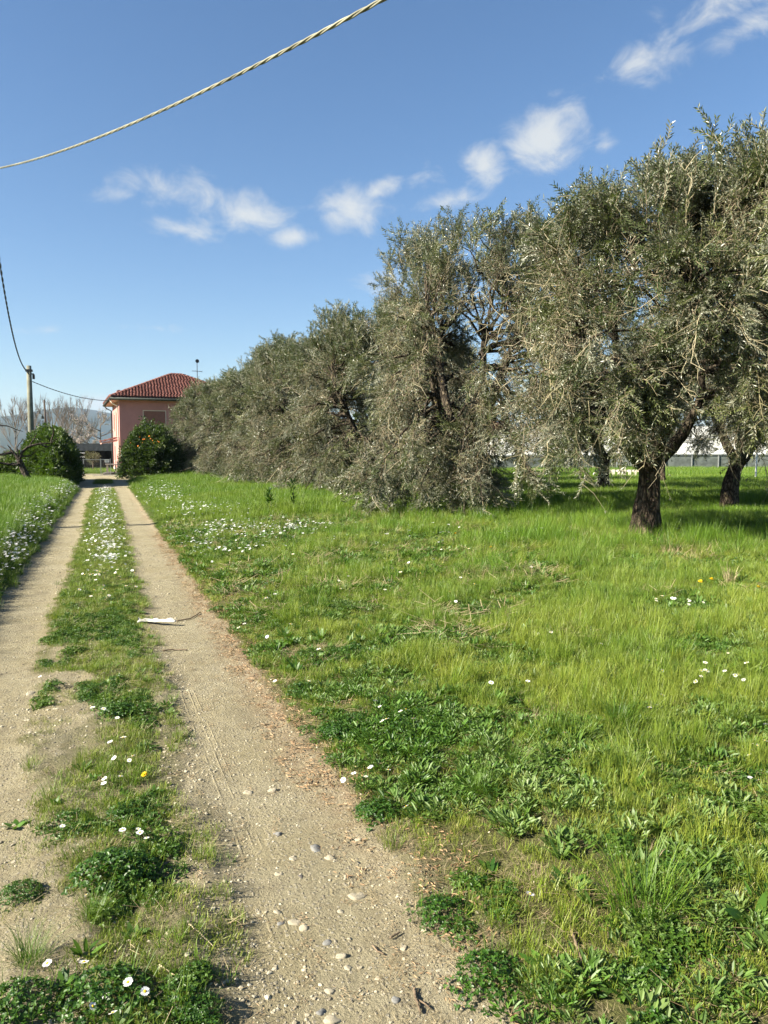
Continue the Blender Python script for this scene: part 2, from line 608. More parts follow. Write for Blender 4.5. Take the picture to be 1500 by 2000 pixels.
M['soil'] = soil_mat()
M['gravel'] = (lambda n: n.finish(n.mix(n.attr('tint', 'INSTANCER'), (0.17, 0.148, 0.105), (0.44, 0.395, 0.285)), 0.85, None, 0.2))(NT('gravel'))
M['stone'] = simple('pale track stone', (0.34, 0.30, 0.215), 0.85, 0.25, 20, 0.4, 90)
M['stone_grey'] = simple('blue grey stone', (0.19, 0.187, 0.172), 0.8, 0.3, 20, 0.4, 90)
M['stone_dark'] = simple('dark stone', (0.105, 0.095, 0.085), 0.8, 0.3, 20, 0.4, 90)
M['stick'] = simple('dry stick', (0.17, 0.125, 0.08), 0.85, 0.35, 30, 0.5, 120)
M['straw'] = simple('pale straw', (0.46, 0.38, 0.24), 0.7, 0.25, 30)


# ------------------------------------------------------------------ ground, tracks, road
def axis(segs):
    out = [segs[0][0]]
    for (a, b, n, g) in segs:
        if g == 1:
            s = np.linspace(a, b, n + 1)[1:]
        else:
            k = np.linspace(0, 1, n + 1)[1:]
            s = a + (b - a) * (g ** k - 1) / (g - 1)
        out += list(s)
    return np.array(out)


xs = axis([(-6000, -60, 22, 1 / 300.), (-60, -6, 40, 1 / 10.), (-6, -1.6, 44, 1), (-1.6, 2.6, 168, 1), (2.6, 8, 60, 1), (8, 60, 46, 10.), (60, 6000, 22, 300.)])
ys = axis([(-300, -6, 14, 1 / 60.), (-6, 1.6, 14, 1 / 6.), (1.6, 6.0, 176, 1), (6.0, 14, 120, 2.6), (14, 60, 190, 3.4), (60, 130, 30, 3.), (130, 7000, 26, 200.)])
X, Y = np.meshgrid(xs, ys)
Z = height(X, Y)
NX, NY = len(xs), len(ys)
r_, l_, rd_ = track_masks(X, Y)
trk = np.maximum(np.maximum(r_, l_), rd_)
edge_r = sst(0.70, 1.0, X) * sst(1.65, 1.08, X + 0.12 * (fbm(X * 6, Y * 6, 44) - .5))
litter = 0.8 * edge_r * sst(1.5, 4.0, Y) * (0.45 + 0.55 * sst(0.35, 0.6, fbm(X * 3, Y * 1.2, 45))) * sst(40, 22, Y)
strip = sst(-0.52, -0.36, X) * sst(0.46, 0.30, X)
barestrip = strip * sst(9.5, 6.0, Y) * sst(0.60, 0.44, fbm(X * 3.2 + 0.9 * X, Y * 2.0, 51) + 0.45 * sst(-0.30, 0.14, X) - 0.14 - 0.25 * sst(.16, .34, X))
strip_near = strip * sst(9, 6, Y)
trackcol = np.clip(0.45 * strip_near + trk + 0.85 * barestrip + 0.55 * sst(1.30, 1.0, X) * sst(.5, .9, X) * sst(6, 3, Y), 0, 1)
green = np.clip(1 - trk, 0, 1) * (0.55 + 0.45 * sst(4, 12, Y))
farm = np.clip(sst(48, 75, np.hypot(X, Y)) + sst(24, 40, X) + sst(-9, -16, X), 0, 1) * (1 - trk)
idx = np.arange(NX * NY).reshape(NY, NX)
quads = np.stack([idx[:-1, :-1], idx[:-1, 1:], idx[1:, 1:], idx[1:, :-1]], -1).reshape(-1, 4)


def fmean(a):
    return ((a[:-1, :-1] + a[:-1, 1:] + a[1:, 1:] + a[1:, :-1]) / 4).ravel()


fr, fl, fd = fmean(r_) > 0.5, fmean(l_) > 0.5, fmean(rd_) > 0.5
cls = np.where(fd, 3, np.where(fr, 1, np.where(fl, 2, 0)))
allV = np.stack([X, Y, Z], -1).reshape(-1, 3)
for k, nm in enumerate(('ground', 'dirt_track', 'dirt_track', 'dirt_road')):
    q = quads[cls == k]
    used = np.unique(q)
    remap = np.full(NX * NY, -1)
    remap[used] = np.arange(len(used))
    mb = MB()
    mb.add(allV[used], remap[q], smooth=True)
    o = mb.obj(nm, M['soil'])
    for an, arr in (('track', trackcol), ('litter', litter), ('green', green), ('far', farm)):
        a = o.data.attributes.new(an, 'FLOAT', 'POINT')
        a.data.foreach_set('value', arr.ravel()[used].astype(np.float32))
    tag(o, kind='structure')

# far hills
n_ = NT('wooded hills')
hc = n_.mix(n_.mapr(n_.noise(0.004, 6, 0.6, n_.pos()), 0.35, 0.65), (0.016, 0.030, 0.013), (0.045, 0.055, 0.027))
M['hill'] = n_.finish(hc, 0.95)


def hill(name, y0, depth, prof, seed):
    px = np.array([p[0] for p in prof], float)
    ph = np.array([p[1] for p in prof], float)
    hx = np.linspace(px[0], px[-1], 220)
    hy = np.linspace(0, depth, 18)
    HX, HY = np.meshgrid(hx, hy)
    top = np.interp(HX, px, ph) * (0.93 + 0.14 * fbm(HX / 260, HY / 300, seed, 5))
    HZ = top * np.sin(np.clip(HY / depth * 1.0, 0, 1) * pi / 2 * 1.25) * (0.92 + 0.16 * fbm(HX / 130, HY / 160, seed + 5, 4)) - 4
    I = np.arange(HX.size).reshape(HX.shape)
    q = np.stack([I[:-1, :-1], I[:-1, 1:], I[1:, 1:], I[1:, :-1]], -1).reshape(-1, 4)
    mb = MB().add(np.stack([HX, HY + y0, HZ], -1).reshape(-1, 3), q, smooth=True)
    tag(mb.obj(name, M['hill']), kind='structure')


hill('hills', 4300, 900, [(-3600, 40), (-2200, 110), (-1300, 170), (-700, 205), (-420, 235), (-180, 272), (0, 262), (160, 236), (420, 190), (900, 150), (1700, 120), (3200, 60), (4200, 30)], 61)
hill('hills', 3100, 700, [(-3400, 60), (-1500, 120), (-800, 135), (-520, 140), (-330, 128), (-215, 100), (-60, 66), (200, 40), (700, 30)], 71)


# ------------------------------------------------------------------ scatter machinery (geometry nodes)
def make_scatter_group():
    g = bpy.data.node_groups.new('scatter', 'GeometryNodeTree')
    itf = g.interface
    itf.new_socket('Geometry', in_out='INPUT', socket_type='NodeSocketGeometry')
    itf.new_socket('Kinds', in_out='INPUT', socket_type='NodeSocketCollection')
    itf.new_socket('Geometry', in_out='OUTPUT', socket_type='NodeSocketGeometry')
    gi = g.nodes.new('NodeGroupInput')
    go = g.nodes.new('NodeGroupOutput')
    ci = g.nodes.new('GeometryNodeCollectionInfo')
    ci.inputs['Separate Children'].default_value = True
    ci.inputs['Reset Children'].default_value = True
    ip = g.nodes.new('GeometryNodeInstanceOnPoints')
    ip.inputs['Pick Instance'].default_value = True

    def na(nm, dt):
        n = g.nodes.new('GeometryNodeInputNamedAttribute')
        n.data_type = dt
        n.inputs['Name'].default_value = nm
        return n.outputs['Attribute']
    g.links.new(gi.outputs['Geometry'], ip.inputs['Points'])
    g.links.new(gi.outputs['Kinds'], ci.inputs['Collection'])
    g.links.new(ci.outputs[0], ip.inputs['Instance'])
    g.links.new(na('idx', 'INT'), ip.inputs['Instance Index'])
    e2r = g.nodes.new('FunctionNodeEulerToRotation')
    g.links.new(na('rot', 'FLOAT_VECTOR'), e2r.inputs[0])
    g.links.new(e2r.outputs[0], ip.inputs['Rotation'])
    g.links.new(na('scl', 'FLOAT'), ip.inputs['Scale'])
    g.links.new(ip.outputs[0], go.inputs['Geometry'])
    return g, [s.identifier for s in itf.items_tree if s.name == 'Kinds'][0]


SCATTER, KINDS_ID = make_scatter_group()


def scatter(name, P, rot, scl, idx, tint, coll, parent=None):
    me = bpy.data.meshes.new(name)
    n = len(P)
    me.vertices.add(n)
    me.vertices.foreach_set('co', np.asarray(P, np.float32).ravel())
    for nm, ty, arr, key in (('rot', 'FLOAT_VECTOR', rot, 'vector'), ('scl', 'FLOAT', scl, 'value'), ('idx', 'INT', idx, 'value'), ('tint', 'FLOAT', tint, 'value')):
        a = me.attributes.new(nm, ty, 'POINT')
        a.data.foreach_set(key, np.ascontiguousarray(arr, np.int32 if ty == 'INT' else np.float32).ravel())
    o = bpy.data.objects.new(name, me)
    col.objects.link(o)
    if parent is not None:
        o.parent = parent
    md = o.modifiers.new('scatter', 'NODES')
    md.node_group = SCATTER
    md[KINDS_ID] = coll
    o['kind'] = 'stuff'
    return o


def kinds(name, meshes):
    """a collection of source meshes that only the scatter modifiers read"""
    c = bpy.data.collections.new(name)
    for i, me in enumerate(meshes):
        o = bpy.data.objects.new("%s %03d" % (name, i), me)
        c.objects.link(o)
    return c


def dir_rot(D, roll):
    return np.stack([roll, -np.arcsin(np.clip(D[:, 2], -1, 1)), np.arctan2(D[:, 1], D[:, 0])], -1)


# ------------------------------------------------------------------ small plants
def blades(nb, rad, hmin, hmax, wid, lean=(0.05, 0.4), bend=(0.1, 0.9), seg=3, prof='grass', rs=0, mb=None, mat=0, off=(0, 0, 0), zsink=0.01):
    g = np.random.default_rng(rs)
    rr = rad * np.sqrt(g.random(nb))
    th = g.random(nb) * 2 * pi
    base = np.stack([rr * np.cos(th), rr * np.sin(th), np.full(nb, -zsink)], -1) + np.array(off)
    azm = th + g.normal(0, 1.0, nb)
    Lh = hmin + (hmax - hmin) * g.random(nb) ** 1.3
    l0 = lean[0] + (lean[1] - lean[0]) * g.random(nb)
    bd = bend[0] + (bend[1] - bend[0]) * g.random(nb)
    wd = wid * (0.6 + 0.8 * g.random(nb))
    side = np.stack([-np.sin(azm), np.cos(azm), g.normal(0, 0.25, nb)], -1)
    side = unit(side)
    p = base.copy()
    rings = []
    ts = []
    for k in range(seg + 1):
        t = k / seg
        wk = {'grass': (1 - t) ** 0.7 * (0.75 + 0.5 * t), 'leaf': np.sin(pi * min(1, 0.12 + t * 0.88)) ** 0.8, 'flat': 1.0 - 0.4 * t}[prof]
        wk = max(wk, 0.04)
        rings.append((p - side * (wd * wk / 2)[:, None], p + side * (wd * wk / 2)[:, None]))
        ts.append(t)
        th_ = l0 + bd * t * t
        st = Lh / seg
        p = p + np.stack([np.cos(azm) * np.sin(th_) * st, np.sin(azm) * np.sin(th_) * st, np.cos(th_) * st], -1)
    V = np.stack([np.stack(r, 1) for r in rings], 1).reshape(nb, -1, 3)   # nb, 2*(seg+1), 3
    nv = 2 * (seg + 1)
    q = np.array([[2 * k, 2 * k + 1, 2 * k + 3, 2 * k + 2] for k in range(seg)])
    Fq = (np.arange(nb)[:, None, None] * nv + q[None]).reshape(-1, 4)
    t = np.tile(np.repeat(ts, 2), nb)
    r = np.repeat(g.random(nb), nv)
    mb = mb or MB()
    mb.add(V.reshape(-1, 3), Fq, mat, t, r)
    return mb


def cards(P, D, Nn, L, W, mb, mat=0, r=None, fold=0.18, hexa=False):
    """small folded leaves: base point, direction, normal, length, width"""
    n = len(P)
    D = unit(D)
    S = unit(np.cross(D, Nn))
    U = np.cross(S, D)
    L = np.broadcast_to(L, (n,))[:, None]
    W = np.broadcast_to(W, (n,))[:, None]
    if hexa:
        V = np.stack([P, P + D * L * .3 + S * W * .45 + U * W * fold, P + D * L * .72 + S * W * .42 + U * W * fold, P + D * L,
                      P + D * L * .72 - S * W * .42 + U * W * fold, P + D * L * .3 - S * W * .45 + U * W * fold], 1)
        q = np.array([[0, 1, 2, 3], [0, 3, 4, 5]])
    else:
        V = np.stack([P, P + D * L * .5 + S * W * .5 + U * W * fold, P + D * L, P + D * L * .5 - S * W * .5 + U * W * fold], 1)
        q = np.array([[0, 1, 2], [0, 2, 3]])
    Fq = (np.arange(n)[:, None, None] * V.shape[1] + q[None]).reshape(-1, q.shape[1])
    rr = rng.random(n) if r is None else r
    mb.add(V.reshape(-1, 3), Fq, mat, np.tile(np.linspace(0, 1, V.shape[1]), n), np.repeat(rr, V.shape[1]))
    return mb


def clover_mesh(name, rad, hgt, n, leaf, seed, mats, grass=0):
    g = np.random.default_rng(seed)
    th = g.random(n) * 2 * pi
    rr = rad * np.sqrt(g.random(n)) * (.62 + .85 * fbm(np.cos(th) * 1.6 + seed, np.sin(th) * 1.6 + 3, seed + 9, 3)) * (1 + .35 * (g.random(n) < .12))
    lump = 0.55 + 0.75 * fbm(rr * np.cos(th) / rad * 2.3 + seed, rr * np.sin(th) / rad * 2.3, seed)
    z = hgt * np.sqrt(np.clip(1 - (rr / rad) ** 2 * 0.95, 0.004, 1)) * lump * (0.35 + 0.65 * g.random(n) ** 0.4)
    P = np.stack([rr * np.cos(th), rr * np.sin(th), z], -1)
    a = g.random(n) * 2 * pi
    mb = MB()
    Nn = unit(np.stack([g.normal(0, .45, n) + rr / rad * np.cos(th) * .5, g.normal(0, .45, n) + rr / rad * np.sin(th) * .5, np.ones(n)], -1))
    for k in range(3):
        D = np.stack([np.cos(a + k * 2.09), np.sin(a + k * 2.09), g.normal(0, .3, n)], -1)
        D = D - Nn * np.sum(D * Nn, 1)[:, None]
        cards(P, D, Nn, leaf * (0.7 + 0.6 * g.random(n)), leaf * 0.85, mb, 0, g.random(n), 0.15, True)
    if grass:
        blades(grass, rad, hgt * .7, hgt * 1.8, 0.0035, (0.1, 0.6), (0.2, 1.0), 3, 'grass', seed + 3, mb, 1)
    return mb.mesh(name, mats)


def rosette_mesh(name, n, L, W, seed, mats, up=0.5):
    g = np.random.default_rng(seed)
    mb = MB()
    blades(n, 0.015, L * .6, L, W, (1.15 - up, 1.5 - up * .6), (0.0, 0.7), 5, 'leaf', seed, mb, 0)
    return mb.mesh(name, mats)


small_meshes = []
for i in range(4):   # 0-3 short tufts
    small_meshes.append(blades(34, 0.045, 0.03, 0.075, 0.0032, (0.05, 0.7), (0.1, 1.1), 3, 'grass', 100 + i).mesh('short tuft', M['grass']))
for i in range(4):   # 4-7 medium tufts
    small_meshes.append(blades(40, 0.06, 0.08, 0.19, 0.0036, (0.02, 0.45), (0.1, 1.2), 4, 'grass', 110 + i).mesh('medium tuft', M['grass']))
for i in range(4):   # 8-11 tall tufts
    small_meshes.append(blades(52, 0.09, 0.18, 0.40, 0.0042, (0.0, 0.35), (0.1, 1.1), 4, 'grass', 120 + i).mesh('tall tuft', M['grass_far']))
for i in range(3):   # 12-14 flattened straw
    small_meshes.append(blades(26, 0.09, 0.02, 0.10, 0.0022, (1.25, 1.55), (-0.1, 0.15), 3, 'flat', 130 + i, zsink=-0.006).mesh('flattened straw', M['dry']))
for i in range(3):   # 15-17 clover
    small_meshes.append(clover_mesh('clover patch', 0.07, 0.04, 70, 0.011, 140 + i, [M['clover'], M['grass']], 6))
for i in range(3):   # 18-20 rosettes
    small_meshes.append(rosette_mesh('leaf rosette', 11, 0.11, 0.026, 150 + i, M['weed'], 0.25 + 0.2 * i))
for i in range(3):   # 21-23 mossy mat
    small_meshes.append(blades(70, 0.07, 0.010, 0.030, 0.0028, (0.1, 1.1), (0, 0.8), 2, 'grass', 160 + i, zsink=0.004).mesh('mossy mat', M['moss']))
for i in range(4):   # 24-27 broad meadow tufts for the distance
    small_meshes.append(blades(95, 0.30, 0.16, 0.42, 0.011, (0.0, 0.4), (0.1, 1.0), 3, 'grass', 170 + i).mesh('meadow tuft', M['grass_far']))
for i in range(2):   # 28-29 dead leaf litter
    mb = MB()
    g = np.random.default_rng(180 + i)
    n = 16
    P = np.stack([g.normal(0, .06, n), g.normal(0, .06, n), 0.003 + 0.006 * g.random(n)], -1)
    D = np.stack([g.normal(0, 1, n), g.normal(0, 1, n), g.normal(0, .15, n)], -1)
    cards(P, D, np.stack([g.normal(0, .3, n), g.normal(0, .3, n), np.ones(n)], -1), 0.028 + 0.02 * g.random(n), 0.011, mb, 0, g.random(n), 0.3, True)
    small_meshes.append(mb.mesh('leaf litter', M['litter']))
for i in range(3):   # 30-32 dry standing tufts
    small_meshes.append(blades(26, 0.05, 0.04, 0.14, 0.0024, (0.3, 1.1), (0.3, 1.4), 4, 'grass', 190 + i).mesh('dry tuft', M['dry']))
for i in range(2):   # 33-34 larger upright weeds
    small_meshes.append(rosette_mesh('upright weed', 16, 0.20, 0.036, 200 + i, M['weed'], 0.75))
for i in range(3):   # 35-37 patches of small upright leaves
    mb = MB()
    g = np.random.default_rng(210 + i)
    n = 46
    a = g.random(n) * 2 * pi
    rr = .055 * np.sqrt(g.random(n))
    P = np.stack([rr * np.cos(a), rr * np.sin(a), .035 * g.random(n)], -1)
    az_ = a + g.normal(0, .7, n)
    D = np.stack([np.cos(az_), np.sin(az_), .25 + .9 * g.random(n)], -1)
    cards(P, D, np.tile([[0, 0, 1.]], (n, 1)) + g.normal(0, .3, (n, 3)), .022 + .026 * g.random(n), .012, mb, 0, g.random(n), .2, True)
    blades(8, .05, .04, .10, .003, (.1, .7), (.2, 1.2), 3, 'grass', 215 + i, mb, 1)
    small_meshes.append(mb.mesh('leafy patch', [M['weed'], M['grass']]))
for i in range(2):   # 38-39 tussocks
    small_meshes.append(blades(170, 0.09, 0.12, 0.40, 0.0040, (0.15, 0.85), (0.4, 1.5), 5, 'grass', 220 + i).mesh('tussock', M['grass']))
KSMALL = kinds('meadow plant', small_meshes)


def in_view(P, mdeg=7.0, near=1.2):
    d = P - np.array([0, 0, EYE])
    az = np.degrees(np.arctan2(d[:, 0], d[:, 1])) - 19.97
    c = d @ FWD
    return (np.abs(az) < 26.6 + mdeg + 40 / np.maximum(np.hypot(d[:, 0], d[:, 1]), 1)) & (np.hypot(d[:, 0], d[:, 1]) > near)


def zone(x0, x1, y0, y1, per_m2):
    n = int((x1 - x0) * (y1 - y0) * per_m2)
    x = x0 + (x1 - x0) * rng.random(n)
    y = y0 + (y1 - y0) * rng.random(n)
    k = in_view(np.stack([x, y, np.zeros(n)], -1))
    return x[k], y[k]


class Bag:
    def __init__(s):
        s.P, s.rot, s.scl, s.idx, s.tint = [], [], [], [], []

    def add(s, x, y, lo, hi, scl, tint, dz=0.0, tilt=0.15):
        n = len(x)
        if n == 0:
            return
        s.P.append(np.stack([x, y, height(x, y) + dz], -1))
        s.rot.append(np.stack([rng.normal(0, tilt, n), rng.normal(0, tilt, n), rng.random(n) * 2 * pi], -1))
        s.scl.append(np.broadcast_to(scl, (n,)) * (0.75 + 0.5 * rng.random(n)))
        s.idx.append(rng.integers(lo, hi + 1, n))
        s.tint.append(np.clip(np.broadcast_to(tint, (n,)) + rng.normal(0, 0.18, n), 0, 1))

    def emit(s, name, label, cat='grass', coll=None):
        o = scatter(name, np.concatenate(s.P), np.concatenate(s.rot), np.concatenate(s.scl), np.concatenate(s.idx), np.concatenate(s.tint), coll or KSMALL)
        return tag(o, label, cat, kind='stuff')


def keep(x, y, p):
    k = rng.random(len(x)) < p
    return x[k], y[k]


def off_track(x, y):
    r, l, d = track_masks(x, y)
    return 1 - np.maximum(np.maximum(r, l), d)


# --- meadow right of the track
bag = Bag()
# near ground cover
x, y = zone(0.95, 8.5, 1.5, 7.5, 1250)
lush = sst(1.3, 4.2, x + 0.25 * (y - 3)) * .55 + 1.9 * (fbm(x * 1.9, y * 1.6, 81) - 0.44)
cover = sst(0.22, 0.44, fbm(x * 2.4, y * 2.4, 82) + 0.22 * sst(1.1, 2.2, x) - .10 * sst(4, 2.5, y))
offt = off_track(x, y)
tint = 0.25 + 1.2 * (fbm(x * 1.3, y * 1.3, 83) - 0.5)
k = rng.random(len(x)) < offt * (0.16 + 0.84 * cover) * sst(0.98, 1.22, x)
xx, yy, ll, tt = x[k], y[k], lush[k], tint[k]
u = rng.random(len(xx))
cl = fbm(xx * 2.6, yy * 2.6, 84)
wd_ = fbm(xx * 1.9 + 5, yy * 1.9, 184)
a = (cl > 0.60) & (u < 0.30)
bag.add(xx[a], yy[a], 15, 17, 0.55 + 0.35 * rng.random(a.sum()), np.clip(tt[a], 0, .6) * .6)
lf = (wd_ > .44) & (u > .30) & (u < .30 + .26 * sst(.44, .60, wd_))
bag.add(xx[lf], yy[lf], 35, 37, 0.45 + .5 * rng.random(lf.sum()), tt[lf] - .05)
b = ~a & ~lf & (u < 0.62)
bag.add(xx[b], yy[b], 0, 3, 0.75 + .45 * np.clip(ll[b], 0, 1), tt[b] + .10)
c = (u > 0.62) & (u < .78) & (ll > 0.42)
bag.add(xx[c], yy[c], 4, 7, 0.40 + 0.48 * np.clip(ll[c], 0, 1), tt[c] + 0.05, 0, .35)
d = (u > 0.84) & (u < 0.93)
bag.add(xx[d], yy[d], 21, 23, 1.1, tt[d] + .1)
e = (u > 0.93) & (u < 0.94)
bag.add(xx[e], yy[e], 18, 20, 0.7, tt[e])
f_ = (u > 0.94) & (u < .955) & (xx > 1.5)
bag.add(xx[f_], yy[f_], 33, 34, 0.42, tt[f_] + .1)
f_ = (u > 0.965) & (ll > 0.70)
bag.add(xx[f_], yy[f_], 8, 11, 0.55, tt[f_] + .1)
x, y = keep(*zone(0.95, 8.5, 1.5, 7.5, 130), 1.0)
k = rng.random(len(x)) < off_track(x, y) * (0.15 + 0.85 * sst(0.45, 0.68, fbm(x * 1.6, y * 1.6, 85)))
bag.add(x[k], y[k], 12, 14, 0.9, 0.1 + 0.5 * rng.random(k.sum()), 0.004, 0.1)
k2 = k & (rng.random(len(x)) < 0.15)
bag.add(x[k2], y[k2], 30, 32, 0.6, 0.2)
# middle distance
x, y = zone(1.0, 13, 7.5, 17, 230)
edge = sst(1.05, 1.6, x)
hm = .6 * fbm(x * .8, y * .6, 86) + .4 * fbm(x * 2.2, y * 1.7, 186)
lush = 0.22 * sst(1.3, 4.0, x) + 2.1 * (hm - .36) + 0.25 * sst(10, 15, y) * sst(3, 6, x)
tint = 0.22 + 1.2 * (fbm(x * .8, y * .8, 87) - 0.5)
u = rng.random(len(x))
k = rng.random(len(x)) < off_track(x, y) * (0.35 + 0.65 * edge)
short = k & (lush < 0.60)
bag.add(x[short], y[short], 0, 3, 1.15, tint[short] + .15, 0, .3)
mm = k & (lush >= 0.42) & (u < 0.42)
bag.add(x[mm], y[mm], 4, 7, 0.60 + .50 * np.clip(lush[mm], 0, 1), tint[mm], 0, .3)
ta = k & (lush >= 0.66) & (u > 0.60) & (u < 0.74)
bag.add(x[ta], y[ta], 8, 11, 0.42 + 0.45 * np.clip(lush[ta] - .4, 0, 1), tint[ta], 0, .3)
lf = k & (u > .50) & (u < .60) & (fbm(x * 1.4, y * 1.4, 188) > .40)
bag.add(x[lf], y[lf], 35, 37, 1.3, tint[lf] - .1)
we = k & (u > 0.95) & (fbm(x * 1.3, y * 1.3, 89) > 0.5)
bag.add(x[we], y[we], 33, 34, 0.7, tint[we])
cw = k & (u > 0.82) & (u < 0.90) & (fbm(x * 1.5, y * 1.5, 90) > 0.5)
bag.add(x[cw], y[cw], 15, 17, 1.6, 0.1)
dd = k & (u > 0.78) & (u < 0.82)
bag.add(x[dd], y[dd], 30, 32, 1.2, .2)
dd = k & (u > 0.90) & (u < 0.93)
bag.add(x[dd], y[dd], 12, 14, 1.6, .2, .01)
x, y = zone(1.3, 13, 2.6, 17, 6.0)
k = rng.random(len(x)) < off_track(x, y) * sst(1.3, 2.6, x) * (.35 + .65 * sst(.4, .6, fbm(x * .9, y * .9, 189)))
bag.add(x[k], y[k], 38, 39, .50 + .22 * sst(3, 6, x[k]), .35 + .6 * (fbm(x[k], y[k], 190) - .5), 0, .25)
x, y = zone(1.2, 13, 5, 17, 26)
k = rng.random(len(x)) < sst(.44, .6, fbm(x * 1.2, y * 1.2, 191))
h_ = rng.random(len(x)) < .5 * sst(.52, .62, fbm(x * 1.1 + 4, y * 1.1, 194))
bag.add(x[h_], y[h_], 12, 14, 2.0, .15, .03, .2)
bag.add(x[k], y[k], 33, 34, .55, .1, 0, .25)
x, y = zone(2.5, 13, 8, 17, 26)
k = rng.random(len(x)) < sst(.56, .66, fbm(x * .7, y * .7, 192))
bag.add(x[k], y[k], 8, 11, .75, 0.0, 0, .3)
k = rng.random(len(x)) < sst(.58, .68, fbm(x * .8 + 9, y * .8, 193))
bag.add(x[k], y[k], 30, 32, 1.7, .3, 0, .3)
x, y = zone(5.6, 12, 9, 24, 34)
k = rng.random(len(x)) < sst(.42, .60, fbm(x * 1.0, y * 1.0, 195)) * sst(5.6, 7, x)
bag.add(x[k], y[k], 8, 11, 1.0, 0.0, 0, .3)
# far meadow and the grass between the trees
x, y = zone(1.1, 34, 17, 34, 46)
k = rng.random(len(x)) < off_track(x, y) * (0.35 + 0.65 * sst(1.1, 2.2, x))
sc = 0.38 + 0.42 * sst(1.4, 5.0, x)
tint = 0.16 + 0.7 * (fbm(x * .4, y * .4, 91) - 0.5)
bag.add(x[k], y[k], 24, 27, sc[k], tint[k] + 0.12 * sst(4, 1.5, x[k]))
x, y = zone(1.1, 70, 34, 74, 11)
k = (rng.random(len(x)) < off_track(x, y)) & ~((y > 61) & (x < 12))
sc = 0.55 + 0.45 * sst(2, 6, x)
bag.add(x[k], y[k], 24, 27, sc[k], 0.12)
x, y = zone(5.0, 16, 10, 17, 40)
k = rng.random(len(x)) < sst(0.35, 0.6, fbm(x * .8, y * .8, 93))
bag.add(x[k], y[k], 24, 27, 0.55, 0.08)
bag.emit('meadow_grass', 'long green spring grass of the meadow right of the track')

# --- verge left of the track
bag = Bag()
x, y = zone(-6, -1.0, 6.0, 16, 150)
k = rng.random(len(x)) < off_track(x, y) * sst(-1.0, -1.12, x)
hgt = sst(-1.05, -1.9, x)
u = rng.random(len(x))
tint = 0.05 + 0.7 * (fbm(x * .8, y * .8, 94) - 0.5)
a = k & (hgt < 0.75)
bag.add(x[a], y[a], 4, 7, 0.65 + 0.3 * hgt[a], tint[a])
a = k & (hgt > 0.45) & (u < .7)
bag.add(x[a], y[a], 8, 11, 0.45 + 0.45 * hgt[a], tint[a])
a = k & (u > .72) & (u < .86)
bag.add(x[a], y[a], 15, 17, 1.2, 0.05)
x, y = zone(-9, -1.0, 16, 48, 52)
k = rng.random(len(x)) < off_track(x, y) * sst(-1.0, -1.2, x)
hgt = sst(-1.0, -2.4, x)
bag.add(x[k], y[k], 24, 27, 0.30 + 0.55 * hgt[k], 0.10 + 0.6 * (fbm(x[k] * .5, y[k] * .5, 95) - 0.5))
x, y = zone(-16, -1.7, 46, 74, 9)
k = rng.random(len(x)) < off_track(x, y) * (1 - sst(-3.2, -3.0, x) * sst(60, 61, y))
bag.add(x[k], y[k], 24, 27, 0.75, 0.12)
bag.emit('verge_grass', 'bright green tall grass on the bank left of the track')

# --- strip between the wheel tracks
bag = Bag()
x, y = zone(-0.62, 0.48, 1.5, 9.5, 900)
den = sst(0.46, 0.60, fbm(x * 3.6, y * 2.3, 96) + 0.40 * sst(-0.35, 0.10, x) - 0.24 * sst(.12, .34, x) * sst(6, 4, y) - 0.15 * sst(-.05, -.25, x) * sst(6, 3.5, y) - 0.17 + 0.34 * sst(4, 7.5, y))
k = rng.random(len(x)) < off_track(x, y) * den
xx, yy = x[k], y[k]
cl = fbm(xx * 3.0, yy * 2.4, 97) + 0.12 * sst(-0.2, 0.2, xx)
u = rng.random(len(xx))
tint = 0.25 + 0.8 * (fbm(xx * 2, yy * 2, 98) - .5)
a = (cl > 0.58) & (u < .45) & (xx < .22)
bag.add(xx[a], yy[a], 15, 17, 0.55 + .3 * rng.random(a.sum()), np.clip(tint[a], 0, .5))
a = (cl <= 0.58) & (u < .55)
bag.add(xx[a], yy[a], 21, 23, 1.0, tint[a] + .1)
a = (u > .55) & (u < .80)
bag.add(xx[a], yy[a], 0, 3, 0.75, tint[a])
a = (u > .80) & (u < .82) & (xx < .15)
bag.add(xx[a], yy[a], 4, 7, 0.6, tint[a])
a = (u > .86) & (u < .90)
bag.add(xx[a], yy[a], 12, 14, 0.75, 0.2, 0.004)
a = (u > .97)
bag.add(xx[a], yy[a], 18, 20, 0.55, tint[a])
# yellow moss out on the bare side
x, y = zone(-0.62, 0.3, 1.5, 8, 220)
k = rng.random(len(x)) < off_track(x, y) * sst(0.50, 0.62, fbm(x * 5, y * 4, 99)) * .8
bag.add(x[k], y[k], 21, 23, 0.7, 0.55)
x, y = zone(-0.62, 0.52, 9.5, 37, 150)
k = rng.random(len(x)) < off_track(x, y) * .95
u = rng.random(len(x))
tint = 0.3 + 0.8 * (fbm(x * 1.5, y * .8, 100) - .5)
a = k & (u < .7)
bag.add(x[a], y[a], 0, 3, 1.0, tint[a])
a = k & (u > .7)
bag.add(x[a], y[a], 21, 23, 1.5, tint[a] + .15)
x, y = zone(-.9, .7, 42, 47.5, 60)
k = rng.random(len(x)) < off_track(x, y)
bag.add(x[k], y[k], 4, 7, 1.0, .2)
bag.emit('strip_grass', 'short mossy grass and clover between the two wheel tracks')

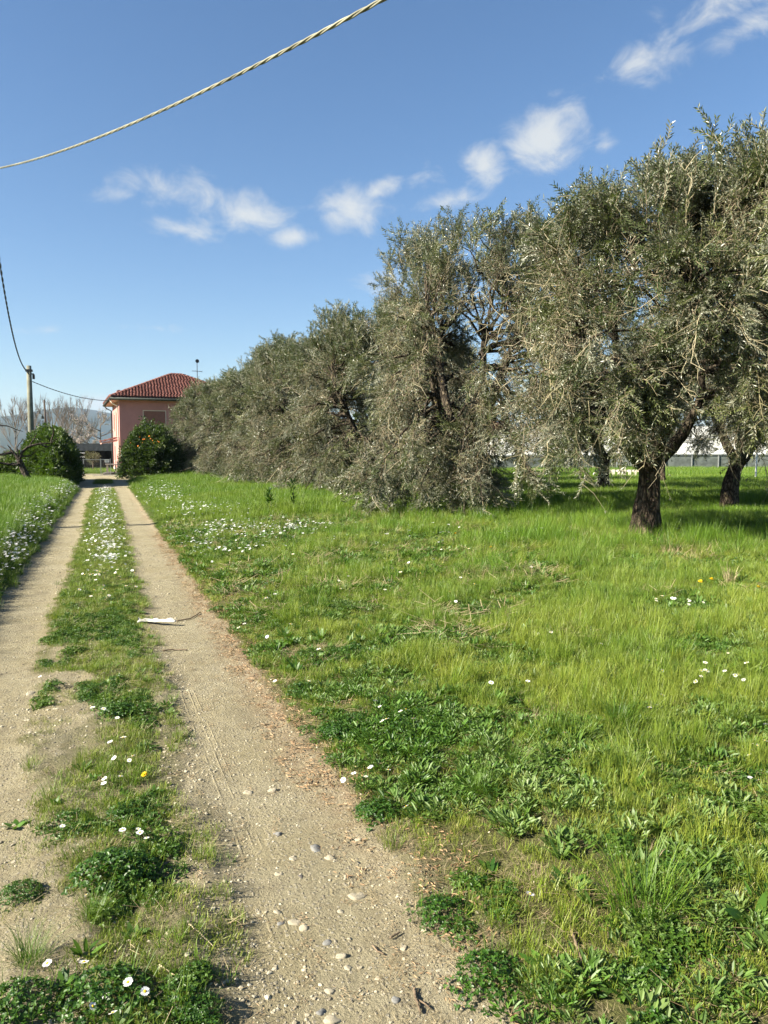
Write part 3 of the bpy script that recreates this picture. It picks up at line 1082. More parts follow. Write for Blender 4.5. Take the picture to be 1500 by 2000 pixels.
# --- litter, loose straw, gravel
bag = Bag()
x, y = zone(0.72, 1.5, 1.5, 16, 160)
k = rng.random(len(x)) < sst(0.78, 1.0, x) * sst(1.5, 1.1, x) * (0.3 + 0.7 * sst(2.5, 4.5, y))
bag.add(x[k], y[k], 28, 29, 0.6, 0.45 * rng.random(k.sum()), 0.002, 0.05)
x, y = zone(0.55, 1.7, 1.5, 7, 150)
k = rng.random(len(x)) < sst(0.65, 1.05, x) * sst(3.6, 2.4, y) * .9 + .10
bag.add(x[k], y[k], 12, 14, 0.5, 0.25, 0.003, 0.05)
x, y = zone(-0.62, 0.45, 1.5, 9, 26)
bag.add(x, y, 12, 14, 0.6, 0.2, 0.003, 0.05)
x, y = zone(-1.2, 1.1, 1.5, 9, 16)
bag.add(x, y, 12, 14, 0.34, 0.35, 0.004, 0.05)
x, y = zone(0.1, 1.1, 1.5, 6, 40)
bag.add(x, y, 28, 29, 0.28, 0.8, 0.003, 0.05)
bag.emit('straw_litter', 'dry leaf and straw litter along the track edges', 'litter')

peb = []
for i in range(7):
    g = np.random.default_rng(300 + i)
    # a faceted lump from an icosahedron
    ph = (1 + 5 ** .5) / 2
    V = unit(np.array([[-1, ph, 0], [1, ph, 0], [-1, -ph, 0], [1, -ph, 0], [0, -1, ph], [0, 1, ph], [0, -1, -ph], [0, 1, -ph], [ph, 0, -1], [ph, 0, 1], [-ph, 0, -1], [-ph, 0, 1]]))
    Fi = np.array([[0, 11, 5], [0, 5, 1], [0, 1, 7], [0, 7, 10], [0, 10, 11], [1, 5, 9], [5, 11, 4], [11, 10, 2], [10, 7, 6], [7, 1, 8], [3, 9, 4], [3, 4, 2], [3, 2, 6], [3, 6, 8], [3, 8, 9], [4, 9, 5], [2, 4, 11], [6, 2, 10], [8, 6, 7], [9, 8, 1]])
    V = V * (0.75 + 0.5 * g.random((12, 1))) * np.array([1, .75 + .2 * g.random(), .55]) * 0.5
    peb.append(MB().add(V, Fi).mesh('pebble', M['gravel']))
KPEB = kinds('pebble', peb)
bag = Bag()


def pebbles(x0, x1, y0, y1, dens, lo, hi, pf):
    x, y = zone(x0, x1, y0, y1, dens)
    k = rng.random(len(x)) < pf(x, y)
    x, y = x[k], y[k]
    s = lo + (hi - lo) * rng.random(len(x)) ** 2.6
    bag.add(x, y, 0, 6, s, rng.random(len(x)), 0.0)


pebbles(0.10, 0.62, 1.6, 6.5, 2600, .004, .020, lambda x, y: sst(.12, .3, x) * sst(.62, .36, x) * (0.35 + .65 * sst(.4, .6, fbm(x * 4, y * 3, 301))))
pebbles(0.35, 1.1, 1.6, 7, 1700, .003, .015, lambda x, y: 0.25 + .75 * sst(.45, .62, fbm(x * 3, y * 2, 302)))
pebbles(-1.3, 0.1, 1.6, 7, 900, .004, .022, lambda x, y: 0.15 + .85 * sst(.45, .6, fbm(x * 3, y * 2, 303)))
pebbles(-1.1, 1.1, 7, 14, 220, .008, .028, lambda x, y: (1 - off_track(x, y)) * (.2 + .8 * sst(.45, .6, fbm(x * 2, y * 1.4, 304))))
pebbles(1.0, 2.2, 1.6, 5, 150, .004, .016, lambda x, y: .7 + 0 * x)
bag.emit('gravel', 'loose pale gravel and grit scattered on the wheel tracks', 'gravel', KPEB)

# ------------------------------------------------------------------ daisies and dandelions


def disc_flower(rad, npet, ring_z, mb, mat, cup=0.1, seed=0):
    g = np.random.default_rng(seed)
    a = np.arange(npet) * 2 * pi / npet + g.normal(0, .05, npet)
    D = np.stack([np.cos(a), np.sin(a), np.full(npet, cup) + g.normal(0, .06, npet)], -1)
    P = np.zeros((npet, 3)) + np.array([0, 0, ring_z]) + D * rad * 0.2
    cards(P, D, np.tile([[0, 0, 1.0]], (npet, 1)), rad * 0.85, rad * 0.42, mb, mat, g.random(npet), 0.05, True)


def dome(rad, z, mb, mat, n=8):
    a = np.arange(n) * 2 * pi / n
    V = np.vstack([np.stack([np.cos(a) * rad, np.sin(a) * rad, np.full(n, z)], -1), np.stack([np.cos(a) * rad * .65, np.sin(a) * rad * .65, np.full(n, z + rad * .45)], -1), [[0, 0, z + rad * .6]]])
    j = np.arange(n)
    k = (j + 1) % n
    mb.add(V, [np.stack([j, k, n + k, n + j], -1), np.stack([n + j, n + k, np.full(n, 2 * n)], -1)], mat)


H_D = 0.055
stem_me = MB().add(*tube_vf([[0, 0, -.01], [.004, .002, .03], [0, 0, H_D]], 0.0012, 4)).mesh('stem', M['stem'])
mbp = MB()
disc_flower(0.0125, 17, H_D, mbp, 0, 0.12, 1)
petals_me = mbp.mesh('petals', M['petal'])
mbp = MB()
dome(0.0042, H_D + .001, mbp, 0)
centre_me = mbp.mesh('flower_centre', M['yolk'])
mbp = MB()
disc_flower(0.0125, 12, H_D, mbp, 0, 0.12, 2)
dome(0.0045, H_D + .001, mbp, 1, 6)
mbp.add(*tube_vf([[0, 0, -.01], [0, 0, H_D]], 0.0014, 3, cap=False), mat=2)
far_daisy_me = mbp.mesh('daisy', [M['petal'], M['yolk'], M['stem']])
mbp = MB()
disc_flower(0.0125, 7, H_D, mbp, 0, 0.12, 3)
far_daisy_low = mbp.mesh('daisy', [M['petal']])
KDAISY = kinds('daisy', [far_daisy_low])
mbp = MB()
for q in range(3):
    disc_flower(0.016 - .003 * q, 16, H_D + .003 * q, mbp, 0, 0.2 + .25 * q, 5 + q)
dandelion_me = mbp.mesh('petals', M['dandelion'])

n_daisy = 0


def put_daisy(p, s, label, group, parts=True):
    global n_daisy
    n_daisy += 1
    rz = random.uniform(0, 6.28)
    tx, ty = random.gauss(0, .25), random.gauss(-.22, .22)
    if parts:
        o = empty('daisy', p, rz)
        o.rotation_euler = (tx, ty, rz)
        for nm, me in (('stem', stem_me), ('petals', petals_me), ('flower_centre', centre_me)):
            c = bpy.data.objects.new(nm, me)
            col.objects.link(c)
            c.parent = o
    else:
        o = bpy.data.objects.new('daisy', far_daisy_me)
        col.objects.link(o)
        o.location = [float(q) for q in p]
        o.rotation_euler = (tx, ty, rz)
    o.scale = (s, s, s)
    tag(o, label, 'daisy', group)


NEAR_DAISIES = {
    'white daisy in the foreground clover at the lower left corner': [(60, 1930), (105, 1880), (160, 1895), (220, 1935), (248, 1908), (256, 1914), (273, 1926), (165, 1956), (228, 1985)],
    'white daisy on the centre strip above the biggest clover mound': [(185, 1745), (275, 1630), (286, 1638), (267, 1618), (240, 1625), (208, 1532), (216, 1522), (232, 1519), (120, 1612)],
    'white daisy in a small knot halfway along the mossy centre strip': [(241, 1450), (223, 1452), (235, 1477), (254, 1476), (263, 1478), (228, 1404), (185, 1387), (198, 1392), (250, 1356), (83, 1321)],
    'white daisy above the clover mound at right edge of the track': [(680, 1515), (696, 1513), (713, 1517), (733, 1502), (755, 1509)],
    'white daisy just right of the clover mound beside the track': [(804, 1577)],
    'single white daisy on bare soil in the lower right grass': [(1025, 1755)],
    'white daisy in the tight cluster at the right picture edge': [(1468, 1448), (1480, 1455), (1489, 1450), (1463, 1466), (1475, 1474), (1466, 1516), (1492, 1528), (1497, 1420)],
    'white daisy among short weeds right of the track bend': [(757, 1410), (762, 1414), (790, 1390), (808, 1412), (784, 1392), (733, 1375), (748, 1380), (1103, 1432)],
    'white daisy in the loose group in lush grass at right': [(1365, 1313), (1368, 1323), (1373, 1311), (1380, 1310), (1400, 1299), (1420, 1312), (1430, 1316), (1432, 1322), (1457, 1329), (1467, 1301), (1374, 1299), (1366, 1330), (1268, 1386), (1275, 1385), (1285, 1361), (1258, 1292), (1285, 1293), (1283, 1308), (1424, 1275)],
    'white daisy scattered in the middle of the meadow': [(1030, 1336), (957, 1336), (953, 1320), (1075, 1240), (1170, 1259), (925, 1225), (1057, 1235), (996, 1260), (900, 1240), (893, 1238)],
    'white daisy at the grass edge right of the track': [(543, 1330), (480, 1222), (472, 1230), (473, 1187), (565, 1224), (609, 1217), (628, 1273), (528, 1242), (452, 1186), (600, 1332), (537, 1165), (530, 1172), (524, 1176), (548, 1168), (556, 1160), (540, 1158)],
    'white daisy in the pale row below the nearest olive trunk': [(1282, 1171), (1293, 1169), (1312, 1171), (1325, 1166), (1338, 1175), (1352, 1177), (1368, 1177), (1340, 1183), (1320, 1174), (1278, 1176)],
}
for lab, lst in NEAR_DAISIES.items():
    for (px, py) in lst:
        p, t = ground_at(px, py, 0.05)
        big = 1.0 if t < 4 else 1.15 if t < 7 else 1.35
        put_daisy(p, big * random.uniform(0.85, 1.2), lab, 'daisies in the foreground')

# drifts of daisies further along: centre x, centre y, half width, half length, number
DRIFTS = [('white daisy in the drift flowering along the centre strip', [(0.0, 11.5, .26, 2.2, 330), (-.02, 15.5, .26, 2.0, 240), (0, 19, .25, 2.6, 200), (0, 25, .25, 4, 230), (0, 32, .25, 4, 220)]),
          ('white daisy in the drift along the left grass bank', [(-1.45, 9.5, .3, 1.8, 150), (-1.35, 12.5, .28, 2, 260), (-1.4, 17, .35, 3, 330), (-1.5, 22, .4, 3, 260), (-1.55, 29, .4, 4, 260), (-1.4, 36, .35, 3, 160)]),
          ('white daisy in the large drift on the meadow edge right of the track', [(2.3, 14.0, .9, 1.6, 330), (3.3, 14.2, .5, .8, 120), (1.9, 18.8, .7, 1.8, 130), (2.6, 20, .8, 2, 130), (1.8, 26, .6, 3, 180), (2.3, 32, .9, 4, 160), (1.5, 12.6, .25, 1.2, 60), (2.2, 11, .4, .4, 24), (4.5, 11, 2.2, 2.0, 90), (3.2, 8.2, 1.2, 1.2, 40)])]
cand = []
for lab, ds in DRIFTS:
    for di, (cx, cy_, sx, sy, n) in enumerate(ds):
        xx = cx + sx * rng.normal(0, .62, n)
        yy = cy_ + sy * rng.normal(0, .62, n)
        ok = (off_track(xx, yy) > .6) & (rng.random(n) < 0.25 + 0.9 * sst(.35, .6, fbm(xx * 2.2, yy * 1.5, 310)))
        for a, b in zip(xx[ok], yy[ok]):
            cand.append((b, a, lab + ('' if di else ', nearest patch')))
cand.sort()
left = 300 - n_daisy
for (b, a, lab) in cand[:left]:
    put_daisy((a, b, float(height(a, b)) + .015), random.uniform(1.2, 1.8), lab, 'daisies in the drifts', parts=False)
rest = cand[left:]
rx = np.array([c[1] for c in rest])
ry = np.array([c[0] for c in rest])
bag = Bag()
hh = 0.03 + 0.05 * sst(-1.2, -1.8, rx) + 0.03 * sst(1.3, 2.5, rx)
bag.add(rx, ry, 0, 0, 1.7 + 0.5 * sst(14, 30, ry), 0.5, hh, .3)
bag.emit('daisy_drift', 'white daisies flowering in far drifts beside and between the tracks', 'flowers', KDAISY)

for i, (px, py, lab) in enumerate([(288, 1513, 'yellow dandelion in the moss of the centre strip'), (1365, 1143, 'left yellow dandelion in grass right of nearest olive trunk'),
                                   (1384, 1137, 'second yellow dandelion in grass right of nearest olive trunk'), (1478, 1156, 'yellow dandelion in the meadow at the right picture edge'),
                                   (890, 1047, 'yellow dandelion below the second olive trunk'), (962, 1075, 'yellow dandelion between the two nearest olive trunks')]):
    p, t = ground_at(px, py, 0.05)
    o = empty('dandelion', p, i)
    for nm, me in (('stem', stem_me), ('petals', dandelion_me)):
        c = bpy.data.objects.new(nm, me)
        col.objects.link(c)
        c.parent = o
    s = 1.0 if t < 5 else 1.7
    o.scale = (s, s, s)
    o.rotation_euler = (0.1, -.25, i)
    tag(o, lab, 'dandelion', 'dandelions in the grass')

# ------------------------------------------------------------------ single plants that stand out in the foreground
mound_me = [clover_mesh('clover_mound', 0.135, 0.075, 430, 0.0115, 320 + i, [M['clover'], M['grass']], 60) for i in range(3)]
ros_me = [rosette_mesh('rosette', 13, 0.12, 0.030, 330 + i, M['weed'], 0.35 + .15 * i) for i in range(3)]
tus_mb = blades(240, 0.10, 0.16, 0.42, 0.0038, (0.15, 0.9), (0.5, 1.5), 6, 'grass', 340)
tus_me = tus_mb.mesh('grass_tussock', M['grass'])
tuft_me = [blades(90, 0.045, 0.04, 0.12, 0.0030, (0.1, 0.8), (0.1, 0.9), 4, 'grass', 345 + i).mesh('grass_tuft', M['moss']) for i in range(2)]
ytus_me = blades(60, 0.06, 0.15, 0.34, 0.006, (0.1, 0.6), (0.3, 1.2), 5, 'grass', 349).mesh('dry_tuft', M['dry'])
PLANTS = [
    ('clover_mound', mound_me[0], 738, 1590, .82, 'dense dark clover mound at the right edge of the track', 'clover'),
    ('clover_mound', mound_me[1], 868, 1790, .80, 'dark clover mound beside the track, lower of two at its edge', 'clover'),
    ('clover_mound', mound_me[2], 225, 1715, 1.15, 'largest clover mound on the centre strip', 'clover'),
    ('clover_mound', mound_me[0], 42, 1748, .55, 'small clover mound on bare soil at the left picture edge', 'clover'),
    ('clover_mound', mound_me[1], 382, 1905, .42, 'small round clover cushion in the gravel left of the track', 'clover'),
    ('clover_mound', mound_me[2], 205, 1960, 1.0, 'clover mound full of daisies in the lower left corner', 'clover'),
    ('clover_mound', mound_me[0], 255, 1590, .75, 'clover mound under a daisy knot on the centre strip', 'clover'),
    ('clover_mound', mound_me[1], 235, 1395, .9, 'flat clover patch far up the centre strip', 'clover'),
    ('clover_mound', mound_me[2], 960, 1915, .85, 'clover mound in the grass at the lower right track edge', 'clover'),
    ('clover_mound', mound_me[1], 30, 1975, .85, 'leafy clover mound cut by the lower left corner', 'clover'),
    ('clover_mound', mound_me[0], 385, 1975, .5, 'thin clover cushion at the bottom edge left of the track', 'clover'),
    ('clover_mound', mound_me[0], 660, 1435, .9, 'dark leafy mound at the track edge, upper one', 'clover'),
    ('clover_mound', mound_me[2], 590, 1350, .75, 'small dark mound higher up along the right track edge', 'clover'),
    ('leaf_rosette', ros_me[1], 958, 1705, .75, 'low round rosette of shiny leaves on bare soil', 'weed'),
    ('leaf_rosette', ros_me[2], 893, 1432, 1.1, 'broad dark green rosette in the middle of the grass', 'weed'),
    ('leaf_rosette', ros_me[0], 1080, 1900, .95, 'rosette of spoon shaped leaves under the brown stick', 'weed'),
    ('leaf_rosette', ros_me[0], 30, 1615, .62, 'grey green rosette on sand at the left picture edge', 'weed'),
    ('leaf_rosette', ros_me[2], 1430, 1620, 1.2, 'tall leafy weed at the right picture edge', 'weed'),
    ('leaf_rosette', ros_me[1], 1480, 1810, 1.25, 'blue green weed cut by the right picture edge', 'weed'),
    ('leaf_rosette', ros_me[0], 1115, 1730, 1.0, 'leafy weed left of the large flopping tussock', 'weed'),
    ('leaf_rosette', ros_me[2], 1230, 1545, 1.1, 'long leaved weed behind the large flopping tussock', 'weed'),
    ('leaf_rosette', ros_me[1], 120, 1925, .6, 'small rosette among daisies at the lower left', 'weed'),
    ('grass_tussock', tus_me, 1255, 1790, .95, 'large pale green tussock flopping over at lower right', 'grass tussock'),
    ('grass_tussock', tus_me, 940, 1550, .42, 'small light green tussock on dry ground', 'grass tussock'),
    ('grass_tussock', tus_me, 1215, 1420, .8, 'upright tussock in lush grass behind the daisy cluster', 'grass tussock'),
    ('grass_tussock', tus_me, 620, 1190, .9, 'bright tussock at the meadow edge far up the track', 'grass tussock'),
    ('grass_tussock', tus_me, 60, 1880, .42, 'flopping grass tuft at the lower left picture edge', 'grass tussock'),
    ('grass_tussock', tus_me, 185, 1790, .34, 'grass tuft in front of the largest clover mound', 'grass tussock'),
    ('grass_tuft', tuft_me[0], 768, 1655, .8, 'yellow green tuft at the track edge below the clover mound', 'grass tuft'),
    ('grass_tuft', tuft_me[1], 1025, 1860, .9, 'yellow tuft left of the brown stick', 'grass tuft'),
    ('grass_tuft', tuft_me[0], 975, 1800, .8, 'yellow green tuft on bare soil right of the clover mound', 'grass tuft'),
    ('grass_tuft', tuft_me[1], 1105, 1800, .9, 'yellow green tuft above the brown stick', 'grass tuft'),
    ('grass_tuft', tuft_me[0], 60, 1500, .8, 'yellow moss tuft on the bare left side of the strip', 'grass tuft'),
    ('dry_tuft', ytus_me, 1425, 1140, .9, 'orange dry grass tuft in green grass right of the nearest olive', 'dry grass'),
]
for (nm, me, px, py, s, lab, cat) in PLANTS:
    p, t = ground_at(px, py)
    o = bpy.data.objects.new(nm, me)
    col.objects.link(o)
    o.location = p
    o.rotation_euler = (0, 0, random.uniform(0, 6.28))
    o.scale = (s, s, s * random.uniform(.9, 1.1))
    tag(o, lab, cat)
# young saplings in the meadow
for (px, py, hgt, lab) in [(527, 1003, .55, 'dark leafy sapling standing alone in the meadow'), (572, 1003, .75, 'thin pale sapling right of the dark one in the meadow')]:
    p, t = ground_at(px, py)
    o = empty('sapling', p)
    MB().add(*tube_vf([[0, 0, 0], [.03, .0, hgt * .5], [0.01, 0.02, hgt]], [.012, .008, .004], 5)).obj('stem', M['stick'], o)
    mb = MB()
    g = np.random.default_rng(px)
    n = 70 if px < 550 else 40
    zz = hgt * (0.3 + .75 * g.random(n))
    aa = g.random(n) * 2 * pi
    Pn = np.stack([np.cos(aa) * .03, np.sin(aa) * .03, zz], -1)
    cards(Pn, np.stack([np.cos(aa), np.sin(aa), .5 + g.random(n)], -1), np.tile([[0, 0, 1.]], (n, 1)), .12, .035, mb, 0, g.random(n), .2, True)
    mb.obj('foliage', M['clover'] if px < 550 else M['weed'], o)
    tag(o, lab, 'sapling')

# ------------------------------------------------------------------ stones and sticks on the track


def stone_mesh(seed, mat, flat=.55):
    g = np.random.default_rng(seed)
    nu, nv = 14, 9
    U, Vv = np.meshgrid(np.arange(nu) * 2 * pi / nu, np.linspace(0.0, pi, nv))
    d = np.stack([np.sin(Vv) * np.cos(U), np.sin(Vv) * np.sin(U), np.cos(Vv)], -1)
    r = 0.5 * (0.55 + 0.9 * fbm(d[..., 0] * 1.9 + 7 + seed, d[..., 1] * 1.9 + d[..., 2] * 1.6 + 5, seed, 4))
    d = np.sign(d) * np.abs(d) ** 0.75
    P = d * r[..., None] * np.array([1.0, 0.72 + .2 * g.random(), flat])
    I = np.arange(nu * nv).reshape(nv, nu)
    J = np.roll(I, -1, 1)
    q = np.stack([I[:-1], I[1:], J[1:], J[:-1]], -1).reshape(-1, 4)
    return MB().add(P.reshape(-1, 3), q, smooth=True).mesh('stone', mat)


STONES = [(485, 1548, 26, 'stone', 'pale oval stone, left of the two highest on the right track'), (531, 1544, 25, 'stone', 'pale stone, right of the two highest on the right track'),
          (542, 1628, 25, 'stone_grey', 'blue grey stone with a pale side lying on the track'), (618, 1659, 38, 'stone_grey', 'flat grey stone sunk in the middle of the track'),
          (643, 1675, 27, 'stone', 'pale stone touching the flat grey one'), (573, 1677, 22, 'stone', 'rough pale stone left of the flat grey one'),
          (544, 1707, 21, 'stone', 'broken pale stone on the tyre print'), (587, 1711, 17, 'stone_dark', 'small dark pointed stone on the track'),
          (677, 1712, 16, 'stone', 'small pale pebble right of the dark pointed stone'), (698, 1749, 50, 'stone', 'large flat pale stone sunk in the track'),
          (576, 1801, 34, 'stone', 'rounded stone in the middle of the cluster of four'), (549, 1803, 20, 'stone_grey', 'grey stone leaning left of the rounded cluster stone'),
          (594, 1811, 27, 'stone', 'flat pale stone at the right of the cluster of four'), (542, 1781, 23, 'stone', 'pale stone at the top of the cluster of four'),
          (664, 1781, 20, 'stone', 'lone rounded pebble below the large flat stone'), (640, 1841, 25, 'stone_grey', 'dark grey flat stone low on the track'),
          (667, 1867, 27, 'stone', 'pale stone just under the dark grey flat one'), (680, 1890, 20, 'stone', 'chalky stone second below the dark grey flat one'),
          (643, 1936, 26, 'stone', 'flat chalky stone near the bottom edge'), (772, 1953, 22, 'stone_grey', 'grey pebble right of the bottom stones'),
          (651, 1990, 44, 'stone', 'large round stone at the bottom picture edge'), (627, 1977, 26, 'stone_grey', 'grey stone touching the large round one at bottom'),
          (836, 1813, 34, 'stone', 'pale stone half under the lower clover mound'), (788, 1852, 22, 'stone', 'white flat pebble near the right track edge'),
          (739, 1911, 18, 'stone', 'curved pale pebble low on the track'), (374, 1935, 26, 'stone', 'stone in the gravel under the small clover cushion'),
          (391, 1930, 22, 'stone', 'pale stone at the right of the gravel pair'), (700, 1640, 20, 'stone', 'pale pebble near the right edge of the track'),
          (399, 1632, 20, 'stone', 'stone at the gravel edge of the centre strip'), (60, 1355, 26, 'stone', 'stone at the edge of the left track')]
for i, (px, py, sz, mt, lab) in enumerate(STONES):
    p, t = ground_at(px, py)
    o = bpy.data.objects.new('stone', stone_mesh(400 + i, M[mt], .5 if sz < 30 else .38))
    col.objects.link(o)
    s = sz / F_PX * t * 0.80
    o.scale = (s, s, s)
    o.location = (p[0], p[1], p[2] - s * .10)
    o.rotation_euler = (random.gauss(0, .15), random.gauss(0, .15), random.gauss(-.4, .7))
    tag(o, lab, 'stone', 'stones on the right track')


def stick(pts, r0, r1, mat, lab, name='stick', cat='stick', fork=None):
    P = []
    for (px, py) in pts:
        p, t = ground_at(px, py)
        P.append(p)
    P = np.array(P)
    tt = np.linspace(0, 1, len(P))
    t2 = np.linspace(0, 1, 14)
    Q = np.stack([np.interp(t2, tt, P[:, k]) for k in range(3)], -1)
    Q[:, 2] += r0 * 1.0 + 0.004
    Q += rng.normal(0, r0 * .25, Q.shape)
    c = Q[0].copy()
    mb = MB().add(*tube_vf(Q - c, np.linspace(r0, r1, 14), 6, .25, len(P)), smooth=True)
    if fork:
        F0 = np.array([ground_at(*f)[0] for f in fork])
        F0[:, 2] += r0
        mb.add(*tube_vf(bez(F0[0], F0[0] * .5 + F0[1] * .5 + [0, 0, .01], F0[1], 7) - c, np.linspace(r0 * .7, r1 * .7, 7), 5), smooth=True)
    o = mb.obj(name, mat)
    o.location = c
    tag(o, lab, cat)


stick([(1112, 1815), (1122, 1838), (1132, 1865), (1137, 1893)], .006, .004, M['stick'], 'curved brown stick lying on bare soil at lower right')
stick([(808, 1934), (812, 1955), (822, 1982)], .0045, .003, M['stick'], 'forked brown twig near the bottom right of the track', fork=[(812, 1955), (842, 1974)])
stick([(762, 1836), (782, 1824)], .004, .003, M['stick'], 'short brown twig at the right track edge')
stick([(727, 1850), (738, 1862), (750, 1868)], .003, .0025, M['stick'], 'thin bent twig left of the white flat pebble')
stick([(370, 1808), (395, 1830), (418, 1853)], .0026, .0018, M['straw'], 'pale straw stalk at the gravel edge of the centre strip', 'straw_stalk', 'straw')
stick([(282, 1645), (297, 1680), (310, 1712)], .0018, .0015, M['straw'], 'long pale straw lying across the largest clover mound', 'straw_stalk', 'straw')
stick([(312, 1888), (335, 1905), (352, 1915)], .0022, .0015, M['straw'], 'pale broken stalk above the bottom clover cushion', 'straw_stalk', 'straw')
stick([(345, 1215), (372, 1210), (392, 1198)], .007, .004, M['stick'], 'thin dark twig lying right of the white rag')
stick([(318, 1272), (342, 1271), (366, 1271)], .006, .004, M['stick'], 'straight twig on the track below the white rag')
stick([(340, 1452), (358, 1440), (372, 1425)], .005, .003, M['stick'], 'dark twig at the left edge of the right track')
stick([(900, 1728), (940, 1732), (985, 1726)], .003, .002, M['stick'], 'thin dark runner stem across bare soil under the rosette')

# crumpled white rag on the track
p0, _ = ground_at(270, 1219)
p1, _ = ground_at(345, 1221)
nu, nv = 26, 9
U, Vv = np.meshgrid(np.linspace(0, 1, nu), np.linspace(-.5, .5, nv))
L = np.linalg.norm(p1 - p0)
wd = 0.10 * (0.55 + .5 * vnoise(U * 5, U * 0 + 1, 8)) * (1 - .55 * U)
yy = Vv * wd + 0.03 * np.sin(U * 5)
zz = 0.004 + 0.060 * fbm(U * 9, Vv * 8 + 3, 9) * (1 - np.abs(Vv) * 1.5)
I = np.arange(nu * nv).reshape(nv, nu)
q = np.stack([I[:-1, :-1], I[:-1, 1:], I[1:, 1:], I[1:, :-1]], -1).reshape(-1, 4)
o = MB().add(np.stack([U * L, yy, zz], -1).reshape(-1, 3), q, smooth=True).obj('rag', NT('dirty white cloth').finish((0.47, 0.45, 0.39), .9))
d_ = p1 - p0
o.location = p0
o.rotation_euler = (0, 0, math.atan2(d_[1], d_[0]))
sm = o.modifiers.new('thickness', 'SOLIDIFY')
sm.thickness = 0.002
tag(o, 'crumpled dirty white rag lying at the left edge of right track', 'rag')


# ------------------------------------------------------------------ olive trees
def shoot_mesh(seed, leafy, L=0.55):
    """one branchlet along +X: a stem, side twigs, opposite narrow leaves"""
    g = np.random.default_rng(seed)
    mb = MB()
    stems = []
    main = np.array([[0, 0, 0], [L * .33, g.normal(0, .02), .03], [L * .67, g.normal(0, .04), .04], [L, g.normal(0, .06), .01]])
    stems.append((main, .0050, .0024))
    ns = 4 if leafy else 9
    for k in range(ns):
        f = 0.10 + .8 * (k + g.random() * .8) / ns
        p = np.array([np.interp(f, np.linspace(0, 1, 4), main[:, c]) for c in range(3)])
        a = g.random() * 2 * pi
        sp = (.75 if leafy else 1.25)
        d = unit(np.array([.9, sp * cos(a), sp * sin(a)]))
        ln = L * (.35 + .35 * g.random()) * (1 if leafy else .85)
        d2 = unit(d + (g.normal(0, .3, 3) if leafy else g.normal(0, .55, 3)))
        q = np.array([p, p + d * ln * .5, p + d * ln * .5 + d2 * ln * .5])
        stems.append((q, .0036, .0020))
        if not leafy and g.random() < .8:
            d3 = unit(d + g.normal(0, .9, 3))
            stems.append((np.array([q[1], q[1] + d3 * ln * .35, q[1] + d3 * ln * .5 + g.normal(0, .04, 3)]), .0028, .0016))
    for (q, r0, r1) in stems:
        n = len(q)
        V, Fs = tube_vf(q, np.linspace(r0, r1, n), 3, cap=False)
        mb.add(V, Fs, 0, None, g.random())
    P, D = [], []
    step = .026 if leafy else .075
    for (q, r0, r1) in stems:
        ln = np.linalg.norm(np.diff(q, axis=0), axis=1).sum()
        nl = max(2, int(ln / step))
        tt = np.linspace(0, 1, len(q))
        roll = g.random() * pi
        for j in range(nl):
            f = .12 + .88 * (j + .5) / nl
            p = np.array([np.interp(f, tt, q[:, c]) for c in range(3)])
            T = unit(q[-1] - q[0])
            s = unit(np.cross(T, [0.2, .3, 1]))
            b = np.cross(T, s)
            roll += pi / 2
            for sg in (0, pi):
                if not leafy and g.random() < .55:
                    continue
                rad = s * cos(roll + sg) + b * sin(roll + sg)
                P.append(p)
                D.append(T * (.8 + .3 * g.random()) + rad * .85 + g.normal(0, .15, 3))
    P, D = np.array(P), np.array(D)
    n = len(P)
    Nn = unit(np.stack([g.normal(0, .5, n) + .4, g.normal(0, .5, n), np.ones(n)], -1))
    cards(P, D, Nn,   .066 * (.7 + .6 * g.random(n)), .0175 * (.8 + .4 * g.random(n)), mb, 1, g.random(n), .16)
    return mb.mesh('olive shoot', [M['twig'], M['olive']])




def hanging_twig(seed):
    g = np.random.default_rng(seed)
    mb = MB()
    L = 1.0
    main = np.array([[0, 0, 0], [.3, g.normal(0, .06), .04], [.62, g.normal(0, .1), .02], [.85, g.normal(0, .12), -.03], [L, g.normal(0, .16), -.02]])
    mb.add(*tube_vf(main, np.linspace(.0062, .0026, 5), 3, cap=False), r=g.random())
    for k in range(7):
        f = .2 + .75 * g.random()
        p = np.array([np.interp(f, np.linspace(0, 1, 5), main[:, c]) for c in range(3)])
        d = unit(np.array([.8, g.normal(0, .7), g.normal(0, .7)]))
        ln = .18 + .3 * g.random()
        q = np.array([p, p + d * ln * .5, p + d * ln + g.normal(0, .05, 3)])
        mb.add(*tube_vf(q, [.0040, .0032, .0018], 3, cap=False), r=g.random())
        n = g.integers(0, 5)
        if n:
            cards(np.tile(q[2:], (n, 1)), d + g.normal(0, .5, (n, 3)), unit(g.normal(0, 1, (n, 3))), .06, .016, mb, 1, g.random(n))
    return mb.mesh('olive twig', [M['paletwig'], M['olive']])


KSHOOT = kinds('olive shoot', [shoot_mesh(500 + i, True) for i in range(8)] + [shoot_mesh(520 + i, False) for i in range(6)] + [hanging_twig(540 + i) for i in range(4)])


def env_radius(D, seed, R, up, down):
    """crown envelope in direction D: an uneven ellipsoid of several lobes"""
    n = fbm(D[:, 0] * 1.7 + 11 + seed, D[:, 1] * 1.7 + D[:, 2] * 1.4 + seed * 3.1, seed, 3)
    rz = np.where(D[:, 2] > 0, up, down)
    p = np.where(D[:, 2] > 0, 2.2, 4.0)
    rho = np.sqrt(D[:, 0] ** 2 + D[:, 1] ** 2)
    e = ((rho / R) ** p + np.abs(D[:, 2] / rz) ** p) ** (-1 / p)
    return e * (0.64 + 0.56 * n)


